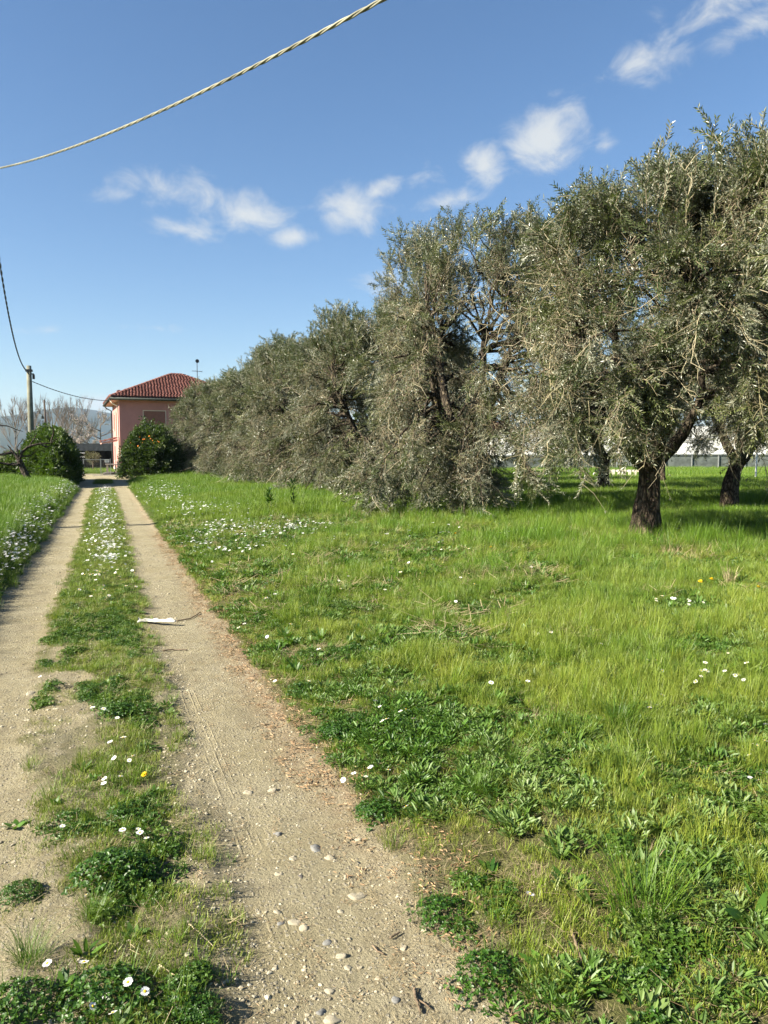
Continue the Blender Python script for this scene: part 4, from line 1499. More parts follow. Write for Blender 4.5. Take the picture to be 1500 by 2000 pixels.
def olive(x, y, hgt, R, seed, label, trunk_h=1.2, trunk_r=.2, nb=150, per=27, limbs=None, lean=(0, 0), twiggy=.5, skirt=.45, group='olive trees', prune=None, skirts=0, gaps=.42, coff=(0, 0), twigs=.05):
    g = np.random.default_rng(seed)
    z0 = float(height(x, y))
    root = empty('olive_tree', (x, y, z0))
    tag(root, label, 'olive tree', group)
    top = np.array([lean[0], lean[1], trunk_h])
    tp = bez(np.array([0, 0, -.15]), np.array([g.normal(0, .06), g.normal(0, .06), trunk_h * .5]), top, 12)
    rad = trunk_r * (1.12 - .42 * np.linspace(0, 1, 12) + .45 * np.exp(-np.linspace(0, 1, 12) * 9))
    rad[-2:] *= 1.12
    MB().add(*tube_vf(tp, rad, 18, .55, seed), smooth=True).obj('trunk', M['bark'], root)
    cz = trunk_h + (hgt - trunk_h) * .42
    C = np.array([lean[0] * 1.5 + coff[0], lean[1] * 1.5 + coff[1], cz])
    up, down = hgt - cz, cz - skirt
    skel = []
    if limbs is None:
        k = 4
        a0 = g.random() * 6.28
        limbs = [(a0 + i * 2 * pi / k + g.normal(0, .25), R * (.38 + .2 * g.random()), cz + up * (.15 + .4 * g.random())) for i in range(k)]
    for (a, ro, ze) in limbs:
        e = np.array([cos(a) * ro + lean[0], sin(a) * ro + lean[1], ze])
        mid = top + (e - top) * .45 + np.array([cos(a) * .35 + g.normal(0, .12), sin(a) * .35 + g.normal(0, .12), -.15])
        q = bez(top - [0, 0, .12], mid, e, 14)
        q[2:] += np.cumsum(g.normal(0, .022, (12, 3)), 0)
        MB().add(*tube_vf(q, np.linspace(trunk_r * .62, trunk_r * .22, 14), 12, .45, seed + 3), smooth=True).obj('limb', M['limb'], root)
        skel.append(q)
    sk = np.concatenate([s[3:] for s in skel])
    skr = np.concatenate([np.linspace(trunk_r * .62, trunk_r * .22, 14)[3:] for s in skel])
    # branches towards points spread through the crown shell
    D = unit(g.normal(0, 1, (nb, 3)))
    D[:, 2] = np.where(D[:, 2] < -.75, -D[:, 2], D[:, 2])
    er = env_radius(D, seed, R, up, down)
    T = C + D * er[:, None] * (0.55 + .45 * g.random(nb) ** .5)[:, None]
    T[:, 2] = np.maximum(T[:, 2], skirt + .2 * g.random(nb))
    if skirts:
        a = g.random(skirts) * 2 * pi
        q_ = R * (.35 + .6 * g.random(skirts) ** .7)
        T = np.vstack([T, np.stack([np.cos(a) * q_, np.sin(a) * q_, .25 + .9 * g.random(skirts)], -1)])
    for (pa, pw, pz) in (prune or ()):
        da = (np.arctan2(T[:, 1], T[:, 0]) - pa + pi) % (2 * pi) - pi
        T = T[~((np.abs(da) < pw + .1) & (T[:, 2] < pz))]
    mb = MB()
    SP, SD, SF = [], [], []
    for t in T:
        dd = np.linalg.norm(sk - (t * .55 + C * .45), axis=1) + np.where(sk[:, 2] > t[2] + .6, .15, 0)
        j = int(np.argmin(dd))
        p = sk[j]
        out = unit(np.array([t[0] - C[0], t[1] - C[1], 0.0]))
        mid = p * .45 + t * .55 + out * .15 + np.array([0, 0, .35 + .25 * g.random()])
        n = 9
        q = bez(p, mid, t, n)
        q[1:-1] += g.normal(0, .05, (n - 2, 3))
        V, Fs = tube_vf(q, np.linspace(min(.045, skr[j] * .6), .007, n), 5, cap=False)
        mb.add(V, Fs, 0, None, g.random(), True)
        tan = unit(np.gradient(q, axis=0))
        f = 1 - g.random(per) ** 1.6 * .72
        tt = np.linspace(0, 1, n)
        pp = np.stack([np.interp(f, tt, q[:, c]) for c in range(3)], -1)
        td = np.stack([np.interp(f, tt, tan[:, c]) for c in range(3)], -1)
        rel = (pp[:, 2] - skirt) / (hgt - skirt)
        vert = np.where(rel > .70, .75, np.where(rel < .5, -.75, -.15))
        dirs = td * .55 + g.normal(0, .62, (per, 3)) + np.stack([np.zeros(per), np.zeros(per), vert], -1) + out * .30
        SP.append(pp + g.normal(0, .05, (per, 3)))
        SD.append(unit(dirs))
        SF.append(rel)
    # upright sprouts along the top
    nsp = nb * 2
    a = g.random(nsp) * 2 * pi
    d = np.stack([np.cos(a) * .8, np.sin(a) * .8, .55 + .9 * g.random(nsp)], -1)
    d = unit(d)
    pp = C + d * (env_radius(d, seed, R, up, down) * (.80 + .17 * g.random(nsp)))[:, None]
    SP.append(pp)
    SD.append(unit(np.stack([g.normal(0, .22, nsp) + d[:, 0] * .35, g.normal(0, .22, nsp) + d[:, 1] * .35, np.ones(nsp)], -1)))
    SF.append(np.full(nsp, 1.0))
    o = mb.obj('branches', M['limb'], root)
    o['kind'] = 'stuff'
    P = np.concatenate(SP)
    Dr = np.concatenate(SD)
    rel = np.concatenate(SF)
    n = len(P)
    ok = P[:, 2] > .22
    for (pa, pw, pz) in (prune or ()):
        da = (np.arctan2(P[:, 1], P[:, 0]) - pa + pi) % (2 * pi) - pi
        ok &= ~((np.abs(da) < pw) & (P[:, 2] < pz + .25 * g.normal(0, 1, n)) & (g.random(n) < .95))
    # foliage gathers in clumps with gaps between them
    hole = fbm(P[:, 0] * 1.5 + 1.1 * P[:, 2] + seed, P[:, 1] * 1.5 - .9 * P[:, 2], seed + 60, 3)
    ok &= ~((hole < gaps) & (g.random(n) < .88))
    P, Dr, rel = P[ok], Dr[ok], rel[ok]
    n = len(P)
    patch = fbm(P[:, 0] * .9 + seed, P[:, 2] * .9 + P[:, 1] * .7, seed + 40, 3)
    tw = np.clip(twiggy * (0.25 + 1.6 * sst(.40, .62, patch)) * sst(.92, .70, rel) * sst(.02, .25, rel), 0, .92)
    isT = g.random(n) < tw
    idx = np.where(isT, 8 + g.integers(0, 6, n), g.integers(0, 8, n))
    idx = np.where((g.random(n) < twigs * sst(.80, .55, rel)), 14 + g.integers(0, 4, n), idx)
    tint = np.clip(.12 + .8 * (fbm(P[:, 0] * .8, P[:, 1] * .8 + P[:, 2], seed + 50, 3) - .45) + g.normal(0, .12, n), 0, 1)
    scl = (.58 + .70 * g.random(n)) * np.where(rel > .97, 1.12, 1.0)
    o = scatter('crown', P, dir_rot(Dr, g.random(n) * 2 * pi), scl, idx, tint, KSHOOT, root)
    return root


olive(8.65, 10.75, 6.1, 3.25, 601, 'nearest olive tree in view, its bare trunk standing clear in sunlit grass', 1.25, .205, 165, 27,
      [(-.35, 1.0, 3.0), (.15, .9, 4.9), (2.7, 1.25, 3.4), (1.55, 1.3, 3.9), (-1.7, 1.2, 3.7)], (.04, 0), .45, .95, prune=[(-0.35, 2.15, 1.75), (2.8, 1.2, 1.0)], gaps=.48, coff=(.34, -.12), twigs=.11)
olive(8.35, 17.4, 7.2, 3.35, 602, 'second olive tree along the track, with dark forked limbs and a leafy skirt', 1.5, .27, 175, 28,
      [(3.5, 1.1, 4.2), (-.3, 1.4, 4.6), (1.6, 1.2, 4.4), (4.6, 1.3, 4.0)], (0, 0), .5, .15, skirts=65, prune=[(-0.5, .85, 1.75)], gaps=.47, coff=(.35, -.12))
ROW = [(8.5, 24.2, 5.8, 3.4, 'third olive tree along the track, dense grey green down to the grass'),
       (8.2, 31.4, 5.9, 3.6, 'fourth olive tree along the track, short dark trunk showing below'),
       (8.5, 37.8, 6.0, 3.6, 'fifth olive tree along the track with a rounded top'),
       (8.3, 44.3, 6.2, 3.6, 'sixth olive tree along the track, halfway to the house'),
       (7.9, 50.6, 5.8, 3.7, 'seventh olive tree along the track, behind the orange bush'),
       (7.2, 56.8, 5.6, 3.8, 'last olive tree of the row, covering the pink house wall')]
for i, (x, y, h, R, lab) in enumerate(ROW):
    olive(x, y, h, R, 611 + i, lab, 1.0, .2, 150, 25, None, (0, 0), .45, .12, skirts=60)
olive(8.9, 4.2, 6.9, 3.3, 603, 'olive tree at the right picture edge, only its near branches in view', 1.2, .2, 150, 26, None, (0, 0), .35, 1.3, prune=[(2.6, 1.6, 1.7)])
BACK = [(14.6, 15.0, 6.6, 3.0, 'second row olive with a leaning forked trunk at right'), (16.4, 22.6, 6.6, 2.7, 'second row olive whose trunk shows left of the nearest trunk'),
        (13.2, 30.6, 6.4, 2.6, 'second row olive behind the second tree of the track'), (20.6, 19.2, 6.4, 3.1, 'third row olive with a leaning trunk at the right picture edge'),
        (22.5, 27.0, 6.6, 3.2, 'third row olive glimpsed right of the nearest trunk'), (15.5, 37.5, 6.6, 3.2, 'second row olive far back behind the third tree')]
for i, (x, y, h, R, lab) in enumerate(BACK):
    olive(x, y, h, R, 631 + i, lab, 1.25, .2, 75, 18, None, ((.35, .1) if i in (0, 3) else (0, 0)), .5, 1.35, group='olive trees of the back rows')



# ------------------------------------------------------------------ bushes left and right of the road
def leafy_shoot(seed, mat, L, W, n=26):
    g = np.random.default_rng(seed)
    mb = MB()
    P = np.stack([g.random(n) * .42, g.normal(0, .05, n), g.normal(0, .05, n)], -1)
    D = np.stack([.6 + .4 * g.random(n), g.normal(0, .7, n), g.normal(0, .7, n)], -1)
    Nn = unit(np.stack([g.normal(0, .5, n), g.normal(0, .5, n), np.ones(n)], -1))
    cards(P, D, Nn, L * (.7 + .6 * g.random(n)), W, mb, 0, g.random(n), .12, True)
    return mb.mesh('leafy shoot', mat)


KLAUREL = kinds('laurel shoot', [leafy_shoot(700 + i, M['laurel'], .13, .05) for i in range(4)])
KCITRUS = kinds('citrus shoot', [leafy_shoot(710 + i, M['citrus'], .11, .05) for i in range(4)])
KHEDGE = kinds('hedge shoot', [leafy_shoot(720 + i, M['hedge_far'], .34, .20, 18) for i in range(4)])


def bush(name, loc, dims, n, coll, seed, label, cat, stems=5, tintb=.15, group=None, rz=0.0):
    g = np.random.default_rng(seed)
    root = empty(name, loc, rz)
    tag(root, label, cat, group)
    a, b, c = dims
    mb = MB()
    for i in range(stems):
        e = np.array([g.normal(0, a * .4), g.normal(0, b * .4), c * (.6 + .3 * g.random())])
        mb.add(*tube_vf(bez(np.array([e[0] * .3, e[1] * .3, -.1]), e * [.5, .5, .5], e, 7), np.linspace(.05, .015, 7), 6), smooth=True)
    mb.obj('trunk' if stems == 1 else 'stems', M['oldbark'], root)
    D = unit(g.normal(0, 1, (n, 3)))
    D[:, 2] = np.abs(D[:, 2]) * 1.1 - .45
    D = unit(D)
    bump = .60 + .74 * fbm(D[:, 0] * 2.2 + seed, D[:, 1] * 2.2 + D[:, 2] * 2.2, seed, 3)
    rr = bump * (.55 + .45 * g.random(n) ** .35)
    zc = c * .46
    P = np.stack([D[:, 0] * a * rr, D[:, 1] * b * rr, zc + D[:, 2] * np.where(D[:, 2] > 0, c * .54, c * .95) * rr], -1)
    P[:, :2] *= (1.14 - .36 * np.clip(P[:, 2:] / c, 0, 1))
    P[:, 2] = np.maximum(P[:, 2], .05 + .1 * g.random(n))
    dr = unit(D * .8 + g.normal(0, .5, (n, 3)) + [0, 0, .35])
    tint = np.clip(tintb + g.normal(0, .2, n), 0, 1)
    P = np.where((g.random(n) < .07)[:, None], P * [1.10, 1.10, 1.07], P)
    scatter('crown', P, dir_rot(dr, g.random(n) * 6.28), .6 + .8 * g.random(n), g.integers(0, 4, n), tint, coll, root)
    return root


bush('laurel_bush', (-2.62, 44.6, 0), (1.08, 5.8, 2.62), 5600, KLAUREL, 801, 'big rounded evergreen laurel bush left of the road', 'bush', rz=R_(4))
bush('laurel_bush', (-4.6, 44.9, 0.1), (.55, .5, 1.25), 260, KLAUREL, 802, 'small ivy covered bush at the foot of the gnarled tree', 'bush')
ob = bush('orange_bush', (2.85, 51.0, 0), (1.6, 1.7, 3.0), 2600, KCITRUS, 803, 'dark glossy bush dotted with orange fruit before the pink house', 'bush')
g = np.random.default_rng(33)
fme = None
for i in range(20):
    th, ph = g.normal(-1.9, .6), g.uniform(.35, 1.0)
    d = np.array([cos(th) * cos(ph), sin(th) * cos(ph), sin(ph)])
    if fme is None:
        U, Vv = np.meshgrid(np.arange(8) * pi / 4, np.linspace(0, pi, 6))
        I = np.arange(48).reshape(6, 8)
        J = np.roll(I, -1, 1)
        fme = MB().add(np.stack([np.sin(Vv) * np.cos(U), np.sin(Vv) * np.sin(U), np.cos(Vv)], -1).reshape(-1, 3) * .055, np.stack([I[:-1], I[1:], J[1:], J[:-1]], -1).reshape(-1, 4), smooth=True).mesh('fruit', M['fruit'])
    o = bpy.data.objects.new('fruit', fme)
    col.objects.link(o)
    o.parent = ob
    o.location = (d[0] * 1.65 * .98, d[1] * 1.7 * .98, 3.0 * .46 + d[2] * 3.0 * .56)

# green undergrowth below the last olives
mb = None
bag = Bag()
x, y = zone(2.2, 7.5, 52, 58, 26)
bag.add(x, y, 0, 3, 1.0, .35, .05)
bag.emit('undergrowth', 'bright green low undergrowth in front of the last olives', 'undergrowth', kinds('undergrowth shoot', [leafy_shoot(730 + i, M['weed'], .16, .07, 24) for i in range(4)]))


# ------------------------------------------------------------------ bare trees
def bare_tree(name, loc, hgt, spread, seed, label, twigmat, trunk_r=.12, trunk_h=.25, levels=4, cat='tree', group=None, blossom=None, upright=.6, n0=7, tr=1.0, barkmat='palebark'):
    g = np.random.default_rng(seed)
    root = empty(name, loc)
    tag(root, label, cat, group)
    TH = hgt * trunk_h
    leader = np.array([[0, 0, -.1], [g.normal(0, .03 * hgt), g.normal(0, .03 * hgt), TH], [g.normal(0, .03 * hgt), g.normal(0, .03 * hgt), hgt * .75]])
    q = bez(leader[0], leader[1], leader[2], 12)
    MB().add(*tube_vf(q, np.linspace(trunk_r, trunk_r * .2, 12), 8, .3, seed), smooth=True).obj('trunk', M[barkmat], root)
    mb = MB()
    tips = []

    def grow(p, d, L, r, lev):
        d = unit(d)
        e = p + d * L
        m_ = p + d * L * .5 + g.normal(0, L * .07, 3)
        qq = bez(p, m_, e, 5)
        V, Fs = tube_vf(qq, np.linspace(r, r * .45, 5), 4 if lev > 1 else 3, cap=False)
        mb.add(V, Fs, 0, None, g.random())
        if lev <= 1:
            tips.append((qq, d))
            return
        for k in range(4 if lev > 3 else 6):
            f = .25 + .75 * g.random()
            pb = np.array([np.interp(f, np.linspace(0, 1, 5), qq[:, c]) for c in range(3)])
            nd = d + g.normal(0, .36, 3) + np.array([0, 0, upright * .55])
            grow(pb, nd, L * (.45 + .25 * g.random()), r * .5, lev - 1)
    for k in range(n0):
        f = .22 + .72 * (k + g.random() * .6) / n0
        p = np.array([np.interp(f, np.linspace(0, 1, 12), q[:, c]) for c in range(3)])
        a = k * 2.4 + g.normal(0, .3)
        grow(p, np.array([cos(a) * spread, sin(a) * spread, upright]), hgt * .42 * (1.15 - .6 * f), trunk_r * .45 * tr, levels)
    if blossom:
        n = blossom
        P, D = [], []
        for _ in range(n):
            qq, d = tips[g.integers(0, len(tips))]
            f = g.random()
            P.append(np.array([np.interp(f, np.linspace(0, 1, 5), qq[:, c]) for c in range(3)]) + g.normal(0, .05, 3))
            D.append(g.normal(0, 1, 3))
        bm = MB()
        cards(np.array(P), np.array(D), unit(g.normal(0, 1, (n, 3))), .10, .08, bm, 0, g.random(n), .1, True)
        o = bm.obj('blossom', M['blossom'], root)
        o['kind'] = 'stuff'
    o = mb.obj('crown', twigmat, root)
    o['kind'] = 'stuff'
    return root


bare_tree('bare_tree', (-10.6, 110, 0), 8.6, .55, 901, 'bare winter tree left of the concrete pole', M['baretwig'], .13, .3, 4, upright=.9, group='bare trees beyond the shed')
bare_tree('bare_tree', (-12.2, 150, 0), 11.6, .5, 902, 'slim bare poplar right behind the concrete pole', M['baretwig'], .14, .2, 4, upright=1.1, group='bare trees beyond the shed')
bare_tree('bare_tree', (-8.3, 150, 0), 12.2, .6, 903, 'tallest bare poplar of the group right of the thin pole', M['baretwig'], .16, .2, 4, upright=1.1, group='bare trees beyond the shed')
bare_tree('bare_tree', (-6.0, 155, 0), 11.8, .55, 904, 'middle bare poplar of the group right of the thin pole', M['baretwig'], .15, .2, 4, upright=1.1, group='bare trees beyond the shed')
bare_tree('bare_tree', (-3.6, 150, 0), 11.6, .55, 905, 'rightmost bare poplar standing before the blue hill', M['baretwig'], .13, .25, 4, upright=1.0, group='bare trees beyond the shed')
bare_tree('bare_tree', (-7.3, 142, 0), 8.5, .8, 906, 'low bare tree below the tall poplars', M['baretwig'], .12, .2, 4, upright=.7, group='bare trees beyond the shed')
bare_tree('russet_shrub', (-4.9, 120, 0), 5.6, .9, 907, 'russet brown bare shrub beside the blossoming tree', M['redtwig'], .1, .12, 4, 'shrub', upright=.5, n0=9)
bare_tree('russet_shrub', (-7.0, 125, 0), 4.8, .9, 917, 'low russet shrub behind the laurel bush', M['redtwig'], .1, .12, 4, 'shrub', upright=.5, n0=9)
bare_tree('blossom_tree', (-.55, 110, 0), 8.0, 1.0, 908, 'wide pale pink blossoming tree left of the house', M['baretwig'], .16, .15, 4, upright=.45, n0=11, blossom=6000)
bare_tree('blossom_tree', (-2.6, 100, 0), 4.6, .9, 909, 'lower pale blossoming tree above the shed roof', M['baretwig'], .12, .15, 4, upright=.4, n0=9, blossom=3000)
for i, (x, y, h, lab) in enumerate([(-13.5, 90, 3.0, 'brown leafless bush farthest left behind the gnarled tree'), (-11.2, 85, 3.0, 'brown leafless bush under the bare winter tree'), (-9.0, 88, 3.2, 'brown leafless bush beside the concrete pole foot'), (-6.6, 92, 3.2, 'brown leafless bush hidden behind the laurel')]):
    bare_tree('brown_bush', (x, y, 0), h, 1.3, 920 + i, lab, M['redtwig'] if i % 2 else M['baretwig'], .06, .1, 4, 'bush', 'brown bushes at the field end', None, .35, 10)
for i, (x, y, h, lab) in enumerate([(-6.4, 47, 1.7, 'dry brown bramble at the left picture edge'), (-5.3, 46.2, 1.5, 'dry brown bramble beside the gnarled tree trunk')]):
    bare_tree('bramble', (x, y, .1), h, 1.3, 930 + i, lab, M['redtwig'], .03, .1, 4, 'bramble', 'brambles by the gnarled tree', None, .45, 12)

# gnarled pruned tree left of the laurel
root = empty('gnarled_tree', (-3.18, 37.6, .15))
root.scale = (.87, .87, .87)
tag(root, 'gnarled dark pruned tree leaning left of the laurel bush', 'tree')
tp = np.array([[0.12, 0, -.3], [-.02, 0, .35], [-.30, .05, .95], [-.42, 0, 1.35]])
t2 = np.linspace(0, 1, 4)
Q = np.stack([np.interp(np.linspace(0, 1, 14), t2, tp[:, c]) for c in range(3)], -1)
MB().add(*tube_vf(Q, np.linspace(.19, .13, 14), 10, .6, 5), smooth=True).obj('trunk', M['oldbark'], root)
BR = [[(-.42, 0, 1.3), (-.25, 0, 1.75), (.05, 0, 2.05), (.55, 0, 2.2), (1.1, .1, 2.25), (1.45, .1, 2.55)], [(-.42, 0, 1.3), (-.75, .1, 1.75), (-.98, .1, 2.05)],
      [(-.40, 0, 1.1), (-.9, .1, 1.12), (-1.5, 0, 1.22), (-2.2, 0, 1.2)], [(-.75, .1, 1.7), (-1.2, 0, 1.62), (-1.75, 0, 1.75), (-2.3, 0, 1.7)],
      [(.05, 0, 2.0), (.3, .1, 2.45), (.42, .1, 2.75)], [(-.3, 0, 1.5), (.1, -.1, 1.55), (.4, -.1, 1.75)], [(.55, 0, 2.2), (.9, 0, 2.0), (1.2, 0, 2.1)], [(-.42, .05, 1.3), (-.5, -.1, 1.9), (-.2, -.1, 2.4)],
      [(1.1, .1, 2.25), (1.25, .1, 2.7), (1.2, 0, 3.0)], [(-2.2, 0, 1.2), (-2.9, 0, 1.45)], [(-1.7, 0, 1.72), (-1.8, 0, 2.2), (-2.4, 0, 2.6)]]
for k, b in enumerate(BR):
    b = np.array(b, float)
    n = 12
    Q = np.stack([np.interp(np.linspace(0, 1, n), np.linspace(0, 1, len(b)), b[:, c]) for c in range(3)], -1)
    Q[1:] += np.cumsum(rng.normal(0, .012, (n - 1, 3)), 0)
    r0 = .085 if k < 4 else .045
    MB().add(*tube_vf(Q, np.linspace(r0, .018, n), 7, .5, k), smooth=True).obj('branch', M['oldbark'], root)
# a second pruned trunk with a cut top, partly out of the frame
root = empty('gnarled_tree', (-6.0, 45.5, .15))
tag(root, 'dead pruned tree with thin arched branches at left picture edge', 'tree')
MB().add(*tube_vf(bez(np.array([0, 0, -.2]), np.array([.1, 0, 1.2]), np.array([.62, 0, 2.95]), 12), np.linspace(.11, .06, 12), 8, .5, 8), smooth=True).obj('trunk', M['oldbark'], root)
for k, b in enumerate([[(.6, 0, 2.95), (.2, 0, 3.05), (-.6, .1, 3.15)], [(.6, 0, 2.95), (1.1, 0, 2.9), (1.9, .1, 2.65)], [(.25, 0, 1.6), (-.3, 0, 2.2), (-.6, 0, 2.6)], [(-.2, .1, 3.1), (-.3, .1, 3.5), (-.6, .1, 3.75)]]):
    b = np.array(b, float)
    Q = np.stack([np.interp(np.linspace(0, 1, 10), np.linspace(0, 1, len(b)), b[:, c]) for c in range(3)], -1)
    Q[1:] += np.cumsum(rng.normal(0, .015, (9, 3)), 0)
    MB().add(*tube_vf(Q, np.linspace(.05, .015, 10), 6, .4, k), smooth=True).obj('branch', M['oldbark'], root)

# ------------------------------------------------------------------ pink house
M['pink'] = simple('pink render', (0.42, 0.205, 0.180), .9, .06, 1.2, .15, 60)
M['base'] = simple('pale plinth', (0.52, 0.44, 0.38), .9, .15, 4)
M['tile'] = (lambda n: n.finish(n.mix(n.attr('r'), (0.105, 0.042, 0.035), (0.205, 0.090, 0.072)), .85, None, .2))(NT('terracotta tile'))
M['gutter'] = simple('dark green grey gutter', (0.030, 0.036, 0.031), .7, .15, 3)
M['soffit'] = simple('soffit boards', (0.50, 0.36, 0.27), .85, .15, 3)
M['cream'] = simple('cream paint', (0.62, 0.52, 0.42), .7, .06, 3)
M['brown'] = simple('brown roller shutter', (0.25, 0.115, 0.085), .6, .12, 5)
M['darkwood'] = simple('dark door wood', (0.10, 0.05, 0.035), .6, .2, 6)
M['metal'] = simple('galvanised metal', (0.42, 0.43, 0.42), .45, .15, 10, metal=.6)
M['darkmetal'] = simple('dark metal', (0.05, 0.05, 0.05), .5, .2, 10)
M['white'] = simple('white panel', (0.75, 0.75, 0.73), .6, .05, 10)
house = empty('house', (1.2, 63.8, 0), R_(2.6))
tag(house, 'two storey pink house with hipped red tile roof', 'house')
W_, D_, HW = 10.0, 9.0, 5.72


def part(name, boxes, mat, parent):
    mb = MB()
    for b in boxes:
        mb.add(*box_vf(*b))
    return mb.obj(name, mat, parent)


def quadpart(name, quads_, mat, parent):
    mb = MB()
    for q in quads_:
        mb.add(np.array(q, float), np.array([list(range(len(q)))]))
    return mb.obj(name, mat, parent)


# walls with real openings: window on the front, tall window and door on the left side


def wall_with_holes(fn, L, Hh, holes, thick=.28):
    """fn maps (along, height, inward) to house coordinates"""
    us = sorted({0, L} | {h[0] for h in holes} | {h[1] for h in holes})
    vs_ = sorted({0, Hh} | {h[2] for h in holes} | {h[3] for h in holes})
    mb = MB()
    for i in range(len(us) - 1):
        for j in range(len(vs_) - 1):
            u0, u1, v0, v1 = us[i], us[i + 1], vs_[j], vs_[j + 1]
            if any(h[0] <= u0 and u1 <= h[1] and h[2] <= v0 and v1 <= h[3] for h in holes):
                continue
            mb.add(np.array([fn(u0, v0, 0), fn(u1, v0, 0), fn(u1, v1, 0), fn(u0, v1, 0)]), np.array([[0, 1, 2, 3]]))
    for (u0, u1, v0, v1) in holes:
        for (a, b) in (((u0, v0), (u1, v0)), ((u1, v0), (u1, v1)), ((u1, v1), (u0, v1)), ((u0, v1), (u0, v0))):
            mb.add(np.array([fn(*a, 0), fn(*b, 0), fn(*b, thick), fn(*a, thick)]), np.array([[0, 1, 2, 3]]))
    return mb


front = lambda u, v, d: (u, d, v)
leftw = lambda u, v, d: (d, D_ - u, v)
backw = lambda u, v, d: (W_ - u, D_ - d, v)
rightw = lambda u, v, d: (W_ - d, u, v)
FW = [(1.75, 3.55, 3.55, 5.0), (6.4, 8.2, 3.55, 5.0), (1.75, 3.55, .95, 2.4), (6.4, 8.2, .95, 2.4)]
LW = [(4.6, 5.7, 2.95, 5.05), (6.9, 8.0, .12, 2.3), (1.6, 2.9, 3.6, 5.0), (1.6, 2.9, .95, 2.3)]
mb = wall_with_holes(front, W_, HW, FW)
for m2 in (wall_with_holes(leftw, D_, HW, LW), wall_with_holes(backw, W_, HW, []), wall_with_holes(rightw, D_, HW, [])):
    off = mb.n
    mb.add(np.concatenate(m2.v), [f for f in m2.f])
mb.obj('wall', M['pink'], house)
part('plinth', [(-.03, W_ + .03, -.03, -.002, -.2, .42), (-.03, -.002, 0, D_, -.2, .42)], M['base'], house)


def fit_window(fn, h, shutter=True):
    u0, u1, v0, v1 = h
    fw = .07

    def bx(a, b, c, d, i0, i1):
        P = np.array([fn(a, c, i0), fn(b, c, i0), fn(b, d, i0), fn(a, d, i0), fn(a, c, i1), fn(b, c, i1), fn(b, d, i1), fn(a, d, i1)])
        return P, np.array([[0, 1, 2, 3], [4, 7, 6, 5], [0, 4, 5, 1], [1, 5, 6, 2], [2, 6, 7, 3], [3, 7, 4, 0]])
    mb = MB()
    wroot = MB()
    for b in ((u0 - .0, u0 + fw, v0, v1), (u1 - fw, u1, v0, v1), (u0 + fw, u1 - fw, v1 - fw, v1)):
        wroot.add(*bx(*b, .03, .12))
    wo_ = wroot.obj('window', M['cream'], house)
    # roller shutter of separate slats
    sl = MB()
    k = int((v1 - v0 - fw) / .055)
    for i in range(k):
        za = v0 + i * (v1 - v0 - fw) / k
        zb = v0 + (i + 1) * (v1 - v0 - fw) / k
        sl.add(*bx(u0 + fw, u1 - fw, za + .004, zb - .004, .085, .11))
    s_ = sl.obj('shutter', M['brown'], wo_)
    s_['kind'] = 'stuff'
    MB().add(*bx(u0 - .08, u1 + .08, v0 - .06, v0 - .002, -.06, .20)).obj('sill', M['cream'], wo_)


for h in FW:
    fit_window(front, h)
for h in (LW[0], LW[2], LW[3]):
    fit_window(leftw, h)
u0, u1, v0, v1 = LW[1]
dr = part('door', [(.10, .15, D_ - u1 + .09, D_ - u0 - .09, v0, v1 - .09)], M['darkwood'], house)
part('door_frame', [(.02, .16, D_ - u1, D_ - u1 + .088, v0, v1), (.02, .16, D_ - u0 - .088, D_ - u0, v0, v1), (.02, .16, D_ - u1 + .088, D_ - u0 - .088, v1 - .088, v1)], M['cream'], house)
part('handle', [(.06, .098, D_ - u1 + .18, D_ - u1 + .30, 1.1, 1.14)], M['metal'], dr)
part('step', [(-.9, -.032, D_ - u1 - .4, D_ - u0 + .4, -.05, .12)], M['base'], house)
# eaves, soffit, gutters
OV = .62
part('soffit', [(-OV, W_ + OV, -OV, -.0, HW, HW + .05), (-OV, 0, 0, D_, HW, HW + .05), (W_, W_ + OV, 0, D_, HW, HW + .05), (-OV, W_ + OV, D_, D_ + OV, HW, HW + .05)], M['soffit'], house)
gt = MB()
gz = HW + .10
for (a, b) in (((-OV - .07, -OV - .07), (W_ + OV + .07, -OV - .07)), ((-OV - .07, -OV - .07), (-OV - .07, D_ + OV + .07))):
    gt.add(*tube_vf([[a[0], a[1], gz], [(a[0] + b[0]) / 2, (a[1] + b[1]) / 2, gz], [b[0], b[1], gz]], .095, 8), smooth=True)
gt.obj('gutter', M['gutter'], house)
part('fascia', [(-OV, W_ + OV, -OV - .03, -OV - .003, HW - .02, HW + .20), (-OV - .03, -OV - .003, -OV, D_ + OV, HW - .02, HW + .20)], M['gutter'], house)
for k, (path, mt) in enumerate([([[-OV - .05, .05, gz - .1], [-.5, .06, HW - .25], [-.11, .07, HW - .45], [-.11, .07, 3], [-.11, .07, .05]], 'cream'),
                                ([[-OV - .05, D_ - .3, gz - .1], [-.5, D_ - .3, HW - .2], [-.11, D_ - .3, HW - .4], [-.11, D_ - .3, 2], [-.11, D_ - .3, .05]], 'gutter')]):
    MB().add(*tube_vf(path, .055, 8), smooth=True).obj('downpipe', M[mt], house)
# hipped roof: deck plus rows of half-round tiles on the two slopes in view
ez, rz_ = HW + .22, 8.28
A_ = np.array([-OV - .06, -OV - .06, ez])
B_ = np.array([W_ + OV + .06, -OV - .06, ez])
C_ = np.array([W_ + OV + .06, D_ + OV + .06, ez])
E_ = np.array([-OV - .06, D_ + OV + .06, ez])
R1 = np.array([W_ / 2 - .45, D_ / 2, rz_])
R2 = np.array([W_ / 2 + .45, D_ / 2, rz_])
roof = quadpart('roof', [(A_, B_, R2, R1), (B_, C_, R2), (C_, E_, R1, R2), (E_, A_, R1), (A_, E_, C_, B_)], M['tile'], house)


